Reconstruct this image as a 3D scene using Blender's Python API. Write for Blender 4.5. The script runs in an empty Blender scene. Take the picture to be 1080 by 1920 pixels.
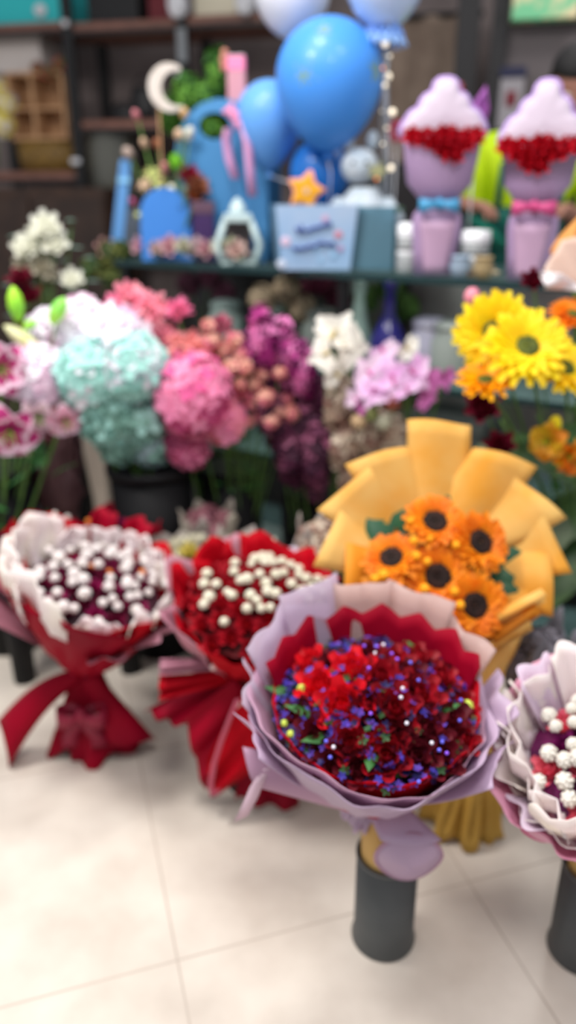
import bpy, math, random
from mathutils import Vector, Matrix, Euler
PI = math.pi
sin, cos, tan = math.sin, math.cos, math.tan
SC = bpy.context.scene
COL = SC.collection
random.seed(7)

# ---------------------------------------------------------------- camera
CAMZ = 1.30
PITCH = math.radians(22.15)
FPX = 1450.0
cd = bpy.data.cameras.new('camera')
cam = bpy.data.objects.new('camera', cd); COL.objects.link(cam)
cam.location = (0, 0, CAMZ)
cam.rotation_euler = (PI/2 - PITCH, 0, 0)
cd.sensor_fit = 'HORIZONTAL'; cd.sensor_width = 36.0
cd.lens = 36.0*FPX/1080.0
cd.clip_start = 0.02; cd.clip_end = 60
cd.dof.use_dof = True
cd.dof.focus_distance = 0.88
cd.dof.aperture_fstop = 2.7
SC.camera = cam

# ---------------------------------------------------------------- colour management, world, lamps
SC.view_settings.view_transform = 'Standard'
SC.view_settings.look = 'None'
SC.view_settings.gamma = 1.0
SC.view_settings.use_curve_mapping = False
SC.view_settings.exposure = 0.0
w = bpy.data.worlds.new('world'); SC.world = w; w.use_nodes = True
w.node_tree.nodes['Background'].inputs[0].default_value = (0.93, 0.95, 1.0, 1)
w.node_tree.nodes['Background'].inputs[1].default_value = 0.60

def area(name, loc, size, power, col=(1, .97, .93), rot=(0, 0, 0), sy=None):
    l = bpy.data.lights.new(name, 'AREA'); l.size = size; l.energy = power; l.color = col
    if sy: l.shape = 'RECTANGLE'; l.size_y = sy
    o = bpy.data.objects.new(name, l); COL.objects.link(o); o.location = loc; o.rotation_euler = rot
    return o
area('ceiling_lamp', (-1.15, 1.25, 2.85), 0.5, 56)
area('ceiling_lamp.001', (0.1, 0.1, 2.85), 0.6, 32)
area('ceiling_lamp.002', (0.7, 1.2, 2.85), 0.35, 12)
area('ceiling_lamp.003', (-0.3, 1.9, 2.85), 0.35, 20)
area('ceiling_lamp.004', (1.3, 2.9, 2.85), 0.35, 10)

# ---------------------------------------------------------------- view geometry: a pixel of the photograph to a point in the room
def ray(px, py):
    x = (px-540)/FPX; y = (960-py)/FPX
    return Vector((x, cos(PITCH)+y*sin(PITCH), -sin(PITCH)+y*cos(PITCH)))
ORG = Vector((0, 0, CAMZ))
def atY(px, py, Y):
    d = ray(px, py); return ORG + d*(Y/d.y)
def atZ(px, py, z):
    d = ray(px, py); return ORG + d*((z-CAMZ)/d.z)
def pxs(px, py, Y):            # metres per photo pixel at that distance
    d = ray(px, py); return (Y/d.y)/FPX
def hit(px, py, P, n):
    d = ray(px, py); t = (P-ORG).dot(n)/d.dot(n); return ORG + d*t

# ---------------------------------------------------------------- materials
def lin(c):
    r = []
    for v in c[:3]:
        v = v/255.0
        r.append(v/12.92 if v <= .04045 else ((v+.055)/1.055)**2.4)
    return (r[0], r[1], r[2], 1)
_M = {}
def mat(name, col, rough=.6, col2=None, scale=20, spec=.35, metal=0, trans=0, alpha=1, transl=0, coat=0, bump=0, bscale=60, sub=0, emit=0, ramp=(.35, .65)):
    if name in _M: return _M[name]
    m = bpy.data.materials.new(name); m.use_nodes = True; _M[name] = m
    nt = m.node_tree; N = nt.nodes; L = nt.links
    b = N['Principled BSDF']
    b.inputs['Base Color'].default_value = lin(col)
    b.inputs['Roughness'].default_value = rough
    b.inputs['Specular IOR Level'].default_value = spec
    b.inputs['Metallic'].default_value = metal
    b.inputs['Transmission Weight'].default_value = trans
    b.inputs['Alpha'].default_value = alpha
    b.inputs['Coat Weight'].default_value = coat
    if sub:
        b.inputs['Subsurface Weight'].default_value = sub
        b.inputs['Subsurface Radius'].default_value = (.02, .01, .01)
        b.inputs['Subsurface Scale'].default_value = .5
    if emit:
        b.inputs['Emission Color'].default_value = lin(col); b.inputs['Emission Strength'].default_value = emit
    colsock = None
    if col2 is not None:
        tc = N.new('ShaderNodeTexCoord'); nz = N.new('ShaderNodeTexNoise'); cr = N.new('ShaderNodeValToRGB')
        nz.inputs['Scale'].default_value = scale; nz.inputs['Detail'].default_value = 3
        cr.color_ramp.elements[0].position = ramp[0]; cr.color_ramp.elements[1].position = ramp[1]
        cr.color_ramp.elements[0].color = lin(col); cr.color_ramp.elements[1].color = lin(col2)
        L.new(tc.outputs['Object'], nz.inputs['Vector']); L.new(nz.outputs['Fac'], cr.inputs['Fac'])
        L.new(cr.outputs['Color'], b.inputs['Base Color']); colsock = cr.outputs['Color']
    if bump:
        tc = N.new('ShaderNodeTexCoord'); nz = N.new('ShaderNodeTexNoise'); bp = N.new('ShaderNodeBump')
        nz.inputs['Scale'].default_value = bscale; bp.inputs['Strength'].default_value = bump; bp.inputs['Distance'].default_value = .01
        L.new(tc.outputs['Object'], nz.inputs['Vector']); L.new(nz.outputs['Fac'], bp.inputs['Height']); L.new(bp.outputs['Normal'], b.inputs['Normal'])
    if transl:
        t = N.new('ShaderNodeBsdfTranslucent'); t.inputs[0].default_value = lin(col)
        if colsock: L.new(colsock, t.inputs[0])
        mx = N.new('ShaderNodeMixShader'); mx.inputs[0].default_value = transl
        L.new(b.outputs[0], mx.inputs[1]); L.new(t.outputs[0], mx.inputs[2]); L.new(mx.outputs[0], N['Material Output'].inputs[0])
    return m

# ---------------------------------------------------------------- mesh builder
def I4(): return Matrix.Identity(4)
def T(x, y=None, z=None):
    return Matrix.Translation(Vector(x) if y is None else Vector((x, y, z)))
def R(a, ax): return Matrix.Rotation(a, 4, ax)
def S(x, y=None, z=None):
    y = x if y is None else y; z = x if z is None else z
    return Matrix.Diagonal((x, y, z, 1))
def align(n, spin=0):           # z axis to direction n
    return Vector((0, 0, 1)).rotation_difference(Vector(n).normalized()).to_matrix().to_4x4() @ R(spin, 'Z')

class MB:
    def __init__(s): s.v = []; s.f = []; s.m = []
    def add(s, vs, fs, mi=0, M=None):
        o = len(s.v)
        if M is not None: vs = [M @ Vector(p) for p in vs]
        s.v += [tuple(p) for p in vs]; s.f += [tuple(i+o for i in f) for f in fs]; s.m += [mi]*len(fs)
        return s
    def box(s, c, d, M=None, mi=0):
        x, y, z = d[0]/2, d[1]/2, d[2]/2; c = Vector(c)
        vs = [c+Vector(p) for p in ((-x,-y,-z),(x,-y,-z),(x,y,-z),(-x,y,-z),(-x,-y,z),(x,-y,z),(x,y,z),(-x,y,z))]
        return s.add(vs, [(0,3,2,1),(4,5,6,7),(0,1,5,4),(1,2,6,5),(2,3,7,6),(3,0,4,7)], mi, M)
    def grid(s, fn, nu, nv, cu=False, M=None, mi=0):
        vs = []; fs = []
        ku = nu if cu else nu+1
        for j in range(nv+1):
            for i in range(ku): vs.append(fn(i/nu, j/nv))
        for j in range(nv):
            for i in range(nu):
                a = j*ku+i; b = j*ku+(i+1) % ku
                fs.append((a, b, b+ku, a+ku))
        return s.add(vs, fs, mi, M)
    def lathe(s, prof, n=24, M=None, mi=0, capb=False, capt=False, sq=1.0):
        vs = []; fs = []
        for r, z in prof:
            for i in range(n):
                a = 2*PI*i/n; vs.append((r*cos(a), r*sin(a)*sq, z))
        for j in range(len(prof)-1):
            for i in range(n):
                a = j*n+i; b = j*n+(i+1) % n; fs.append((a, b, b+n, a+n))
        if capb: fs.append(tuple(range(n-1, -1, -1)))
        if capt: k = (len(prof)-1)*n; fs.append(tuple(range(k, k+n)))
        return s.add(vs, fs, mi, M)
    def ball(s, c, r, n=12, M=None, mi=0):
        if not hasattr(r, '__len__'): r = (r, r, r)
        m = max(4, n//2+1); vs = [(c[0], c[1], c[2]-r[2])]; fs = []
        for j in range(1, m):
            t = PI*j/m
            for i in range(n):
                a = 2*PI*i/n; vs.append((c[0]+r[0]*sin(t)*cos(a), c[1]+r[1]*sin(t)*sin(a), c[2]-r[2]*cos(t)))
        vs.append((c[0], c[1], c[2]+r[2])); e = len(vs)-1
        for i in range(n): fs.append((0, 1+(i+1) % n, 1+i)); fs.append((e, 1+(m-2)*n+i, 1+(m-2)*n+(i+1) % n))
        for j in range(m-2):
            for i in range(n):
                a = 1+j*n+i; b = 1+j*n+(i+1) % n; fs.append((a, b, b+n, a+n))
        return s.add(vs, fs, mi, M)
    def tube(s, pts, r, n=8, M=None, mi=0, cap=True):
        pts = [Vector(p) for p in pts]; k = len(pts)
        rr = r if hasattr(r, '__len__') else [r]*k
        vs = []; fs = []; up = None
        for i, p in enumerate(pts):
            d = (pts[min(i+1, k-1)]-pts[max(i-1, 0)]).normalized()
            if up is None: up = Vector((0, 0, 1)) if abs(d.z) < .9 else Vector((1, 0, 0))
            x = d.cross(up)
            x = x.normalized() if x.length > 1e-4 else Vector((1, 0, 0))
            y = x.cross(d).normalized(); up = y
            for j in range(n):
                a = 2*PI*j/n; vs.append(p+(x*cos(a)+y*sin(a))*rr[i])
        for i in range(k-1):
            for j in range(n):
                a = i*n+j; b = i*n+(j+1) % n; fs.append((a, b, b+n, a+n))
        if cap: fs.append(tuple(range(n-1, -1, -1))); fs.append(tuple(range((k-1)*n, k*n)))
        return s.add(vs, fs, mi, M)
    def ribbon(s, pts, wdt, side, M=None, mi=0):
        pts = [Vector(p) for p in pts]; vs = []; fs = []
        for i, p in enumerate(pts):
            sd = Vector(side[i]) if hasattr(side[0], '__len__') else Vector(side)
            ww = wdt[i] if hasattr(wdt, '__len__') else wdt
            vs += [p-sd.normalized()*ww/2, p+sd.normalized()*ww/2]
        for i in range(len(pts)-1): fs.append((2*i, 2*i+1, 2*i+3, 2*i+2))
        return s.add(vs, fs, mi, M)
    def extrude(s, poly, y0, y1, M=None, mi=0):     # poly in xz, thickness along y
        n = len(poly)
        vs = [(x, y0, z) for x, z in poly]+[(x, y1, z) for x, z in poly]
        fs = [tuple(range(n)), tuple(range(2*n-1, n-1, -1))]+[(i, i+n, (i+1) % n+n, (i+1) % n) for i in range(n)]
        return s.add(vs, fs, mi, M)
    def mesh(s, name, mats):
        me = bpy.data.meshes.new(name); me.from_pydata(s.v, [], s.f)
        if not isinstance(mats, (list, tuple)): mats = [mats]
        for m in mats: me.materials.append(m)
        me.polygons.foreach_set('material_index', s.m)
        me.polygons.foreach_set('use_smooth', [True]*len(s.f))
        me.update(); return me
    def build(s, name, mats, parent=None, M=None, solid=0, bevel=0, flat=False, sub=0):
        me = s.mesh(name, mats)
        if flat: me.polygons.foreach_set('use_smooth', [False]*len(s.f))
        return put(me, name, parent, M, solid, bevel, sub)
def put(me, name, parent=None, M=None, solid=0, bevel=0, sub=0):
    o = bpy.data.objects.new(name, me); COL.objects.link(o)
    if parent: o.parent = parent
    if M is not None: o.matrix_local = M
    if bevel:
        b = o.modifiers.new('bevel', 'BEVEL'); b.width = bevel; b.segments = 2; b.limit_method = 'ANGLE'
    if solid:
        q = o.modifiers.new('thickness', 'SOLIDIFY'); q.thickness = solid; q.offset = 0
    if sub:
        q = o.modifiers.new('smooth', 'SUBSURF'); q.levels = sub; q.render_levels = sub
    return o
def thing(name, label, cat, loc=(0, 0, 0), rz=0, group=None, rot=None):
    o = bpy.data.objects.new(name, None); COL.objects.link(o); o.empty_display_size = .05
    o.location = loc; o.rotation_euler = rot if rot else (0, 0, rz)
    return tag(o, label, cat, group)
def tag(o, label, cat, group=None):
    o['label'] = label; o['category'] = cat
    if group: o['group'] = group
    return o
def struct(o): o['kind'] = 'structure'; return o
def rr(a, b): return random.uniform(a, b)

# ---------------------------------------------------------------- shared materials
C = {}
stemM = mat('stem_green', (70, 105, 50), .6, (95, 130, 60), 30)
leafM = mat('leaf_green', (38, 92, 48), .5, (72, 128, 62), 25, transl=.25)
leafD = mat('leaf_dark', (38, 66, 36), .45, (72, 100, 56), 22, transl=.15)
leafE = mat('eucalyptus_leaf', (78, 104, 92), .6, (120, 140, 128), 20, transl=.2)
leafL = mat('leaf_lime', (150, 220, 60), .5, (110, 190, 50), 20, transl=.3)
blackM = mat('black_metal', (16, 16, 18), .45)
binM = mat('black_plastic', (14, 14, 17), .6, spec=.2)
glassM = mat('clear_glass', (225, 240, 238), .05, trans=.92, spec=.5)

# ---------------------------------------------------------------- petals and flowers (each returns a mesh, z up = facing direction)
def petal(mb, L, W, a0, bend, M, mi=0, cup=.3, nu=4, nv=5, tip=.5, wav=0):
    # starts at origin, direction starts a0 from vertical(z) leaning to +x, bending by 'bend' radians over its length
    pts = []; x = z = 0; ang = a0
    for j in range(nv+1):
        pts.append((x, z, ang)); ang = a0+bend*(j+1)/nv
        x += sin(ang)*L/nv; z += cos(ang)*L/nv
    def fn(u, v):
        j = int(round(v*nv)); px_, pz, an = pts[j]
        ww = W*(sin(PI*min(1, (v*.93+.07))**tip) if v < 1 else .28)
        uu = (u-.5)*2
        d = cup*ww*uu*uu + wav*sin(uu*7+v*9)
        return (px_-cos(an)*d, uu*ww*.5, pz+sin(an)*d)
    mb.grid(fn, nu, nv, M=M, mi=mi)
def rose_mesh(r, mats, seed=0, open_=1.0, name='rose'):
    rd = random.Random(seed); mb = MB()
    rings = [(3, .05, .32, .15, .62), (4, .2, .25, .35, .75), (5, .42, .15, .6, .85), (6, .72, 0, .8, .9)]
    for k, (n, off, inn, bend, ln) in enumerate(rings):
        for i in range(n):
            a = 2*PI*i/n+k*.7+rd.uniform(-.2, .2)
            rad = r*off*.55
            petal(mb, r*(.8+.12*k), r*(.95+.2*k), (.1, .55, .95, 1.3)[k]*open_+rd.uniform(-.08, .08), (-.3, -.6, -.75, -.55)[k], R(a, 'Z') @ T(r*(.02+.07*k), 0, -r*.38), 0, cup=.3, nv=4, tip=.45, wav=.02*r)
    mb.ball((0, 0, -r*.25), (r*.45, r*.45, r*.3), 8)
    return mb.mesh(name, mats)
def daisy_mesh(r, mats, n=20, layers=2, rc=.3, dome=.1, seed=0, name='gerbera', up=.15, w=.26, twist=0, droop=.25):
    rd = random.Random(seed); mb = MB()
    for k in range(layers):
        for i in range(n):
            a = 2*PI*(i+.5*k)/n+rd.uniform(-.07, .07)
            L = r*(1-rc*.7)*(1-.12*k)*rd.uniform(.92, 1.06)
            petal(mb, L, r*w*rd.uniform(.9, 1.1), PI/2-up-.18*k+rd.uniform(-.1, .1), droop+rd.uniform(-.12, .15), R(a, 'Z') @ T(r*rc*.7, 0, .01*r*k), 0, cup=.25, nu=2, nv=4, tip=.6)
    return mb.mesh(name, mats)
def disc_mesh(r, mats, h=.3, name='flower_centre'):
    mb = MB(); mb.lathe([(r, -h*r*.3), (r*1.02, 0), (r*.85, h*r*.8), (r*.5, h*r), (r*.35, h*r*.75), (.001, h*r*.7)], 16)
    k = 40
    for i in range(k):
        q = math.sqrt((i+.5)/k)*r*.95; a = i*2.39996
        mb.ball((q*cos(a), q*sin(a), h*r*.85), (r*.09, r*.09, r*.12), 5)
    return mb.mesh(name, mats)
def cluster_mesh(rx, ry, rz, mats, n=110, fr=.014, seed=0, petals=4, name='flower_head', nm=1, low=-.9, lump=0):
    """a ball of small four petal florets"""
    rd = random.Random(seed); mb = MB()
    mb.ball((0, 0, 0), (rx*.86, ry*.86, rz*.86), 12)
    for i in range(n):
        z = 1-(1-low)*(i+.5)/n; q = math.sqrt(max(0, 1-z*z)); a = i*2.39996
        nrm = Vector((q*cos(a), q*sin(a), z))
        k = 1+rd.uniform(-.08, .1)+lump*sin(3*a)*sin(5*z)
        p = Vector((nrm.x*rx, nrm.y*ry, nrm.z*rz))*k
        M = T(p) @ align(nrm+Vector((rd.uniform(-.2, .2), rd.uniform(-.2, .2), rd.uniform(-.2, .2))), rd.uniform(0, 6))
        f = fr*rd.uniform(.8, 1.25); mi = rd.randrange(nm)
        for j in range(petals):
            b = 2*PI*j/petals; ca, sa = cos(b), sin(b); w = .5*f*4/petals
            vs = [(0, 0, 0), (.45*f, w*.8, .12*f), (1.0*f, w*.55, .2*f), (1.1*f, 0, .12*f), (1.0*f, -w*.55, .2*f), (.45*f, -w*.8, .12*f)]
            mb.add([(x*ca-y*sa, x*sa+y*ca, zz) for x, y, zz in vs], [(0, 1, 2, 3), (0, 3, 4, 5)], mi, M)
    return mb.mesh(name, mats)
def orchid_mesh(r, mats, seed=0, name='orchid_bloom'):
    mb = MB()
    for i, (a, L, W) in enumerate(((90, 1, .75), (210, .95, .7), (330, .95, .7), (0, 1, 1.05), (180, 1, 1.05))):
        petal(mb, r*L, r*W, PI/2-.2, .35, R(math.radians(a), 'Z') @ T(.05*r, 0, .03*r*(i > 2)), 0, cup=.12, nu=4, nv=5, tip=.7)
    petal(mb, r*.5, r*.4, .5, .9, R(math.radians(270), 'Z'), 1, cup=-.5, nv=4)
    mb.ball((0, 0, r*.12), (r*.1, r*.1, r*.16), 8, mi=1)
    return mb.mesh(name, mats)
def lily_mesh(r, mats, seed=0, name='lily_bloom'):
    """petals with a dark pink heart (slot 0) and pale rim (slot 1)"""
    mb = MB()
    for i in range(6):
        M = R(i*PI/3+.2, 'Z')
        k = 1 if i % 2 else .84
        W = r*.5*k; L = r*1.1
        pts = []; x = z = 0; ang = .5; nv = 7
        for j in range(nv+1):
            pts.append((x, z, ang)); ang = .5+1.9*((j+1)/nv)**1.4; x += sin(ang)*L/nv; z += cos(ang)*L/nv
        def P_(u, v):
            a_, b_, an = pts[int(round(v*nv))]
            w_ = W*(sin(PI*(v*.9+.08)**.8)); uu = (u-.5)*2
            d = .35*w_*uu*uu+.03*r*sin(uu*6+v*12)
            return (a_-cos(an)*d, uu*w_, b_+sin(an)*d)
        nu = 6; vs = []; 
        for j in range(nv+1):
            for q in range(nu+1): vs.append(P_(q/nu, j/nv))
        for j in range(nv):
            for q in range(nu):
                a_ = j*(nu+1)+q
                mb_i = 1 if (q in (0, nu-1) or j == nv-1) else 0
                mb.add([vs[a_], vs[a_+1], vs[a_+nu+2], vs[a_+nu+1]], [(0, 1, 2, 3)], mb_i, M)
    for i in range(6):
        a = i*PI/3; e = (r*.25*cos(a), r*.25*sin(a), r*.75)
        mb.tube([(0, 0, 0), (r*.08*cos(a), r*.08*sin(a), r*.4), e], r*.014, 5, mi=2)
        mb.ball(e, (r*.06, r*.03, r*.03), 6, mi=3)
    return mb.mesh(name, mats)
def leaf_geo(mb, L, W, M, mi=0, bend=.5, a0=.4, jag=0):
    nv = 8; x = z = 0; ang = a0; pts = []
    for j in range(nv+1):
        pts.append((x, z, ang)); ang = a0+bend*(j+1)/nv; x += sin(ang)*L/nv; z += cos(ang)*L/nv
    def fn(u, v):
        j = int(round(v*nv)); a_, b_, an = pts[j]; uu = (u-.5)*2
        w_ = W*.5*sin(PI*(v*.96+.04)**.8)*(1+jag*(1 if j % 2 else -1)*abs(uu))
        d = -.3*abs(uu)*w_
        return (a_-cos(an)*d, uu*w_, b_+sin(an)*d)
    mb.grid(fn, 2, nv, M=M, mi=mi)
def leaf_mesh(L, W, mats, jag=0, bend=.5, name='leaf'):
    mb = MB(); leaf_geo(mb, L, W, I4(), 0, bend, .4, jag); return mb.mesh(name, mats)
def bud_mesh(r, mats, seed=0, name='bud', petals=True):
    """a small button flower: a fat bun with overlapping petals"""
    rd = random.Random(seed); mb = MB()
    mb.ball((0, 0, 0), (r*.8, r*.8, r*.75), 8)
    for k, (n, t) in enumerate(((5, .35), (7, .95), (8, 1.5))):
        for i in range(n):
            a = 2*PI*i/n+k
            mb.ball((0, 0, 0), (r*.36, r*.3, r*.2), 6, R(a, 'Z') @ R(t+rd.uniform(-.1, .1), 'Y') @ T(0, 0, r*.8))
    return mb.mesh(name, mats)
def dome(n, rad, h, sx=1, sy=1, jit=.0, k0=0, rd=random):
    out = []
    for i in range(n):
        q = math.sqrt((i+.5)/n); a = i*2.39996+k0
        x = rad*q*cos(a)*sx+rd.uniform(-jit, jit); y = rad*q*sin(a)*sy+rd.uniform(-jit, jit)
        nrm = Vector((x*1.6*h/rad, y*1.6*h/rad, rad*.9)).normalized()
        out.append((Vector((x, y, h*(1-q*q))), nrm, q))
    return out
# ---------------------------------------------------------------- wrapping paper
def wrap_mb(r0, r1, h, a0=0, a1=2*PI, pleats=9, pamp=.05, jag=6, jamp=.12, flare=.8, seed=0, NA=96, NV=10, sx=1, sy=1, crumple=.004, lip=0, front=0, mb=None):
    rd = random.Random(seed); ph = rd.uniform(0, 6); closed = abs(a1-a0-2*PI) < 1e-3
    mb = mb or MB()
    def fn(u, v):
        a = a0+(a1-a0)*u
        tri = abs(((a*jag/(2*PI)+ph) % 1)*2-1)
        k = 1+jamp*(tri*2-1)+front*cos(a+PI/2)
        vv = v*k
        r = r0+(r1-r0)*(max(vv, 0)**flare)
        z = h*vv-lip*max(0, v-.75)**2*h*4
        r *= 1+pamp*v*sin(pleats*a+ph*2)+pamp*.5*v*sin(pleats*2.3*a+ph)
        z += crumple*sin(a*13+v*9+ph)
        r += crumple*sin(a*17-v*11+ph)
        return (r*cos(a)*sx, r*sin(a)*sy, z)
    mb.grid(fn, NA, NV, cu=closed)
    return mb
def bow(mb, w, M=None, mi=0, rib=.03, tails=.15):
    for s_ in (-1, 1):
        pts = []
        for i in range(13):
            t = i/12*2*PI
            pts.append((s_*w*.5*(1-cos(t))/2, -.2*w*sin(t)-.006, -.02*w*(1-cos(t))))
        mb.ribbon(pts, [rib*(.45+.8*(1-cos(i/12*2*PI))/2) for i in range(13)], (0, .12, 1), M, mi)
        if tails:
            mb.ribbon([(0, 0, 0), (s_*w*.15, -.01, -tails*.35), (s_*w*.28, -.006, -tails*.7), (s_*w*.3, -.012, -tails)], rib*.9, (1, .2, 0), M, mi)
    mb.ball((0, -.01, 0), (rib*.45, rib*.4, rib*.5), 8, M, mi)

# ================================================================ THE SETTING
def floor_material():
    m = bpy.data.materials.new('floor_tiles'); m.use_nodes = True; nt = m.node_tree; N = nt.nodes; L = nt.links
    b = N['Principled BSDF']; b.inputs['Roughness'].default_value = .32; b.inputs['Specular IOR Level'].default_value = .4
    tc = N.new('ShaderNodeTexCoord'); mp = N.new('ShaderNodeMapping'); br = N.new('ShaderNodeTexBrick')
    mp.inputs['Rotation'].default_value = (0, 0, math.radians(-17)); mp.inputs['Location'].default_value = (.5, .178, 0)
    br.offset = 0; br.inputs['Scale'].default_value = 1
    br.inputs['Brick Width'].default_value = .6; br.inputs['Row Height'].default_value = .6
    br.inputs['Mortar Size'].default_value = .0025; br.inputs['Mortar Smooth'].default_value = .4
    nz = N.new('ShaderNodeTexNoise'); nz.inputs['Scale'].default_value = 5; nz.inputs['Detail'].default_value = 5
    cr = N.new('ShaderNodeValToRGB'); cr.color_ramp.elements[0].position = .3; cr.color_ramp.elements[1].position = .7
    cr.color_ramp.elements[0].color = lin((198, 187, 175)); cr.color_ramp.elements[1].color = lin((226, 217, 205))
    L.new(tc.outputs['Object'], mp.inputs[0]); L.new(mp.outputs[0], br.inputs[0]); L.new(tc.outputs['Object'], nz.inputs[0])
    L.new(nz.outputs['Fac'], cr.inputs[0]); L.new(cr.outputs[0], br.inputs['Color1']); L.new(cr.outputs[0], br.inputs['Color2'])
    br.inputs['Mortar'].default_value = lin((186, 174, 162))
    L.new(br.outputs['Color'], b.inputs['Base Color'])
    return m
mb = MB(); mb.box((0, 2, -.025), (7, 8, .05)); struct(mb.build('floor', floor_material(), flat=True))

WP = Vector((0, 4.15, 0)); wd = Vector((1, -.22, 0)).normalized(); wn = Vector((-wd.y, wd.x, 0))
def W(px, py, off=0): return hit(px, py, WP+wn*off, wn)
wyaw = math.atan2(wd.y, wd.x)
wallM = mat('wall_paint', (126, 114, 112), .85, (108, 97, 95), 4)
mb = MB(); mb.box((0, .53, 1.5), (7.4, .06, 3.2)); struct(mb.build('wall_back', wallM, M=T(WP) @ R(wyaw, 'Z'), flat=True))
mb = MB(); mb.box((0, .49, .06), (7.3, .02, .12)); struct(mb.build('baseboard_back', mat('baseboard', (60, 50, 46), .6), M=T(WP) @ R(wyaw, 'Z'), flat=True))

def WL(p):       # world point to shelving frame (x along, y back, z up)
    q = p-WP; return (q.dot(wd), q.dot(wn), p.z)
woodM = mat('shelf_wood', (128, 88, 76), .6, (108, 74, 64), 12)
pale = mat('pole_joint', (200, 200, 205), .35)
rack = thing('shelving_rack', 'tall black metal shelving rack with brown wooden boards along the back wall', 'shelving rack', tuple(WP), wyaw)
pf = [WL(W(-45, 300))[0], WL(W(141, 200))[0], WL(W(346, 150))[0], WL(W(560, 150))[0]]
for x in pf:
    for yb in (0, .42):
        m2 = MB(); m2.box((x+(.0 if yb == 0 else -.02), yb, 1.25), (.05, .04, 2.5)); m2.build('post', blackM, rack, bevel=.003, flat=True)
def shelf_z(px, py): return W(px, py).z
boards = [(0, shelf_z(100, 40)), (0, shelf_z(70, 322)), (1, shelf_z(210, 40)), (1, shelf_z(280, 224)), (1, shelf_z(200, 405)), (2, shelf_z(430, 26)), (2, shelf_z(400, 224)), (2, shelf_z(400, 405))]
for i, z in boards:
    m2 = MB(); x0, x1 = pf[i], pf[i+1]
    m2.box(((x0+x1)/2, .21, z-.018), (x1-x0-.05, .42, .036)); b_ = m2.build('shelf_board', woodM, rack, bevel=.003, flat=True)
    m3 = MB(); m3.box(((x0+x1)/2, -.005, z-.045), (x1-x0-.05, .02, .018)); m3.build('rail', blackM, b_, flat=True)
for px, py in ((128, 46), (147, 303)):
    m2 = MB(); q = WL(W(px, py)); m2.box((q[0], -.03, q[2]), (.05 if py > 100 else .03, .02, .028)); m2.build('joint_clip', pale, rack, bevel=.006)
def onshelf(name, label, cat, px0, px1, ytop, bz, d, matl, off=.06, group=None, rot=0, bev=.006):
    a = W((px0), ytop, off); b_ = W(px1, ytop, off); h = (a.z+b_.z)/2-bz
    root = thing(name, label, cat, ((a.x+b_.x)/2+wn.x*d/2, (a.y+b_.y)/2+wn.y*d/2, bz), wyaw+rot, group)
    return root, (a-b_).length, h
# shelf contents
r_, w_, h_ = onshelf('gift_box', 'turquoise box at the top left end of the rack', 'box', -60, 118, -40, boards[0][1], .3, None)
m2 = MB(); m2.box((0, 0, h_*.42), (w_, .3, h_*.84)); m2.build('body', mat('turquoise', (40, 178, 182), .45), r_, bevel=.008, flat=True)
m2 = MB(); m2.box((0, 0, h_*.9), (w_*1.03, .31, h_*.2)); m2.build('lid', mat('turquoise', 0), r_, bevel=.006, flat=True)
m2 = MB(); m2.ball((.12, -.155, h_*.3), (.035, .012, .03), 10); m2.build('round_seal', pale, r_)
r_, w_, h_ = onshelf('storage_box', 'off-white paper box above the small wooden crate', 'box', -60, 72, 62, W(20, 137, .1).z, .26, None, off=.1)
m2 = MB(); m2.box((0, 0, h_*.4), (w_, .26, h_*.8)); m2.build('body', mat('offwhite_card', (196, 188, 184), .7), r_, bevel=.006, flat=True)
m2 = MB(); m2.box((0, 0, h_*.88), (w_*1.05, .27, h_*.24)); m2.build('lid', mat('grey_card', (150, 142, 138), .7), r_, bevel=.006, flat=True)
# wooden pigeonhole crate
crz = boards[1][1]
a = W(25, 262, .02); b_ = W(125, 262, .02); cw = (a-b_).length; ct = W(70, 137, .02).z
cr = thing('wooden_crate', 'small pale wooden crate with four pigeonholes on the left shelf', 'crate', ((a.x+b_.x)/2, (a.y+b_.y)/2, W(70, 262, .02).z), wyaw)
H = ct-cr.location.z; crM = mat('pale_wood', (188, 148, 110), .6, (166, 126, 92), 14)
for nm, c_, d_ in (('side_panel', (-cw/2, .08, H/2), (.014, .16, H)), ('side_panel', (cw/2, .08, H/2), (.014, .16, H)), ('top_panel', (0, .08, H), (cw, .16, .014)), ('bottom_panel', (0, .08, 0.007), (cw, .16, .014)), ('back_panel', (0, .16, H/2), (cw, .01, H)), ('divider', (-.02, .08, H/2), (.012, .15, H-.02)), ('divider', (0, .08, H*.48), (cw-.02, .15, .012))):
    m2 = MB(); m2.box(c_, d_); m2.build(nm, crM, cr, flat=True, bevel=.002)
# platform under the crate : a yellowish wooden tray + grey vessel
r_, w_, h_ = onshelf('wicker_tray', 'flat golden wicker tray under the wooden crate', 'tray', 10, 132, 264, crz, .24, None, off=.0)
m2 = MB(); m2.lathe([(.001, .0), (w_*.45, 0), (w_*.5, h_), (w_*.47, h_), (w_*.43, .008), (.001, .008)], 24, sq=.6); m2.build('tray_body', mat('golden_wicker', (128, 98, 42), .6, (92, 68, 30), 40), r_)
m2 = MB()
for k in range(24):
    t = 2*PI*k/24; m2.ball((w_*.49*cos(t), w_*.49*.6*sin(t), h_), (.014, .012, .008), 6)
m2.build('woven_rim', mat('golden_wicker', 0), r_)
def vessel(name, label, cat, p, prof, matl, rz=0, extra=None, group=None, sq=1):
    root = thing(name, label, cat, p, rz, group)
    m2 = MB(); m2.lathe(prof, 24, sq=sq, capb=True); o = m2.build('body', matl, root, solid=.003)
    return root
gl = mat('smoky_glass', (120, 120, 112), .15, trans=.5)
p = W(215, 330, .15); vessel('glass_vase', 'squat grey glass vase on the rack left of the pink flowers', 'vase', (p.x, p.y, boards[4][1]), [(.09, 0), (.1, .02), (.13, .14), (.14, .3), (.125, .42), (.13, .45)], gl)
p = W(60, 292, -.01)
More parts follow.
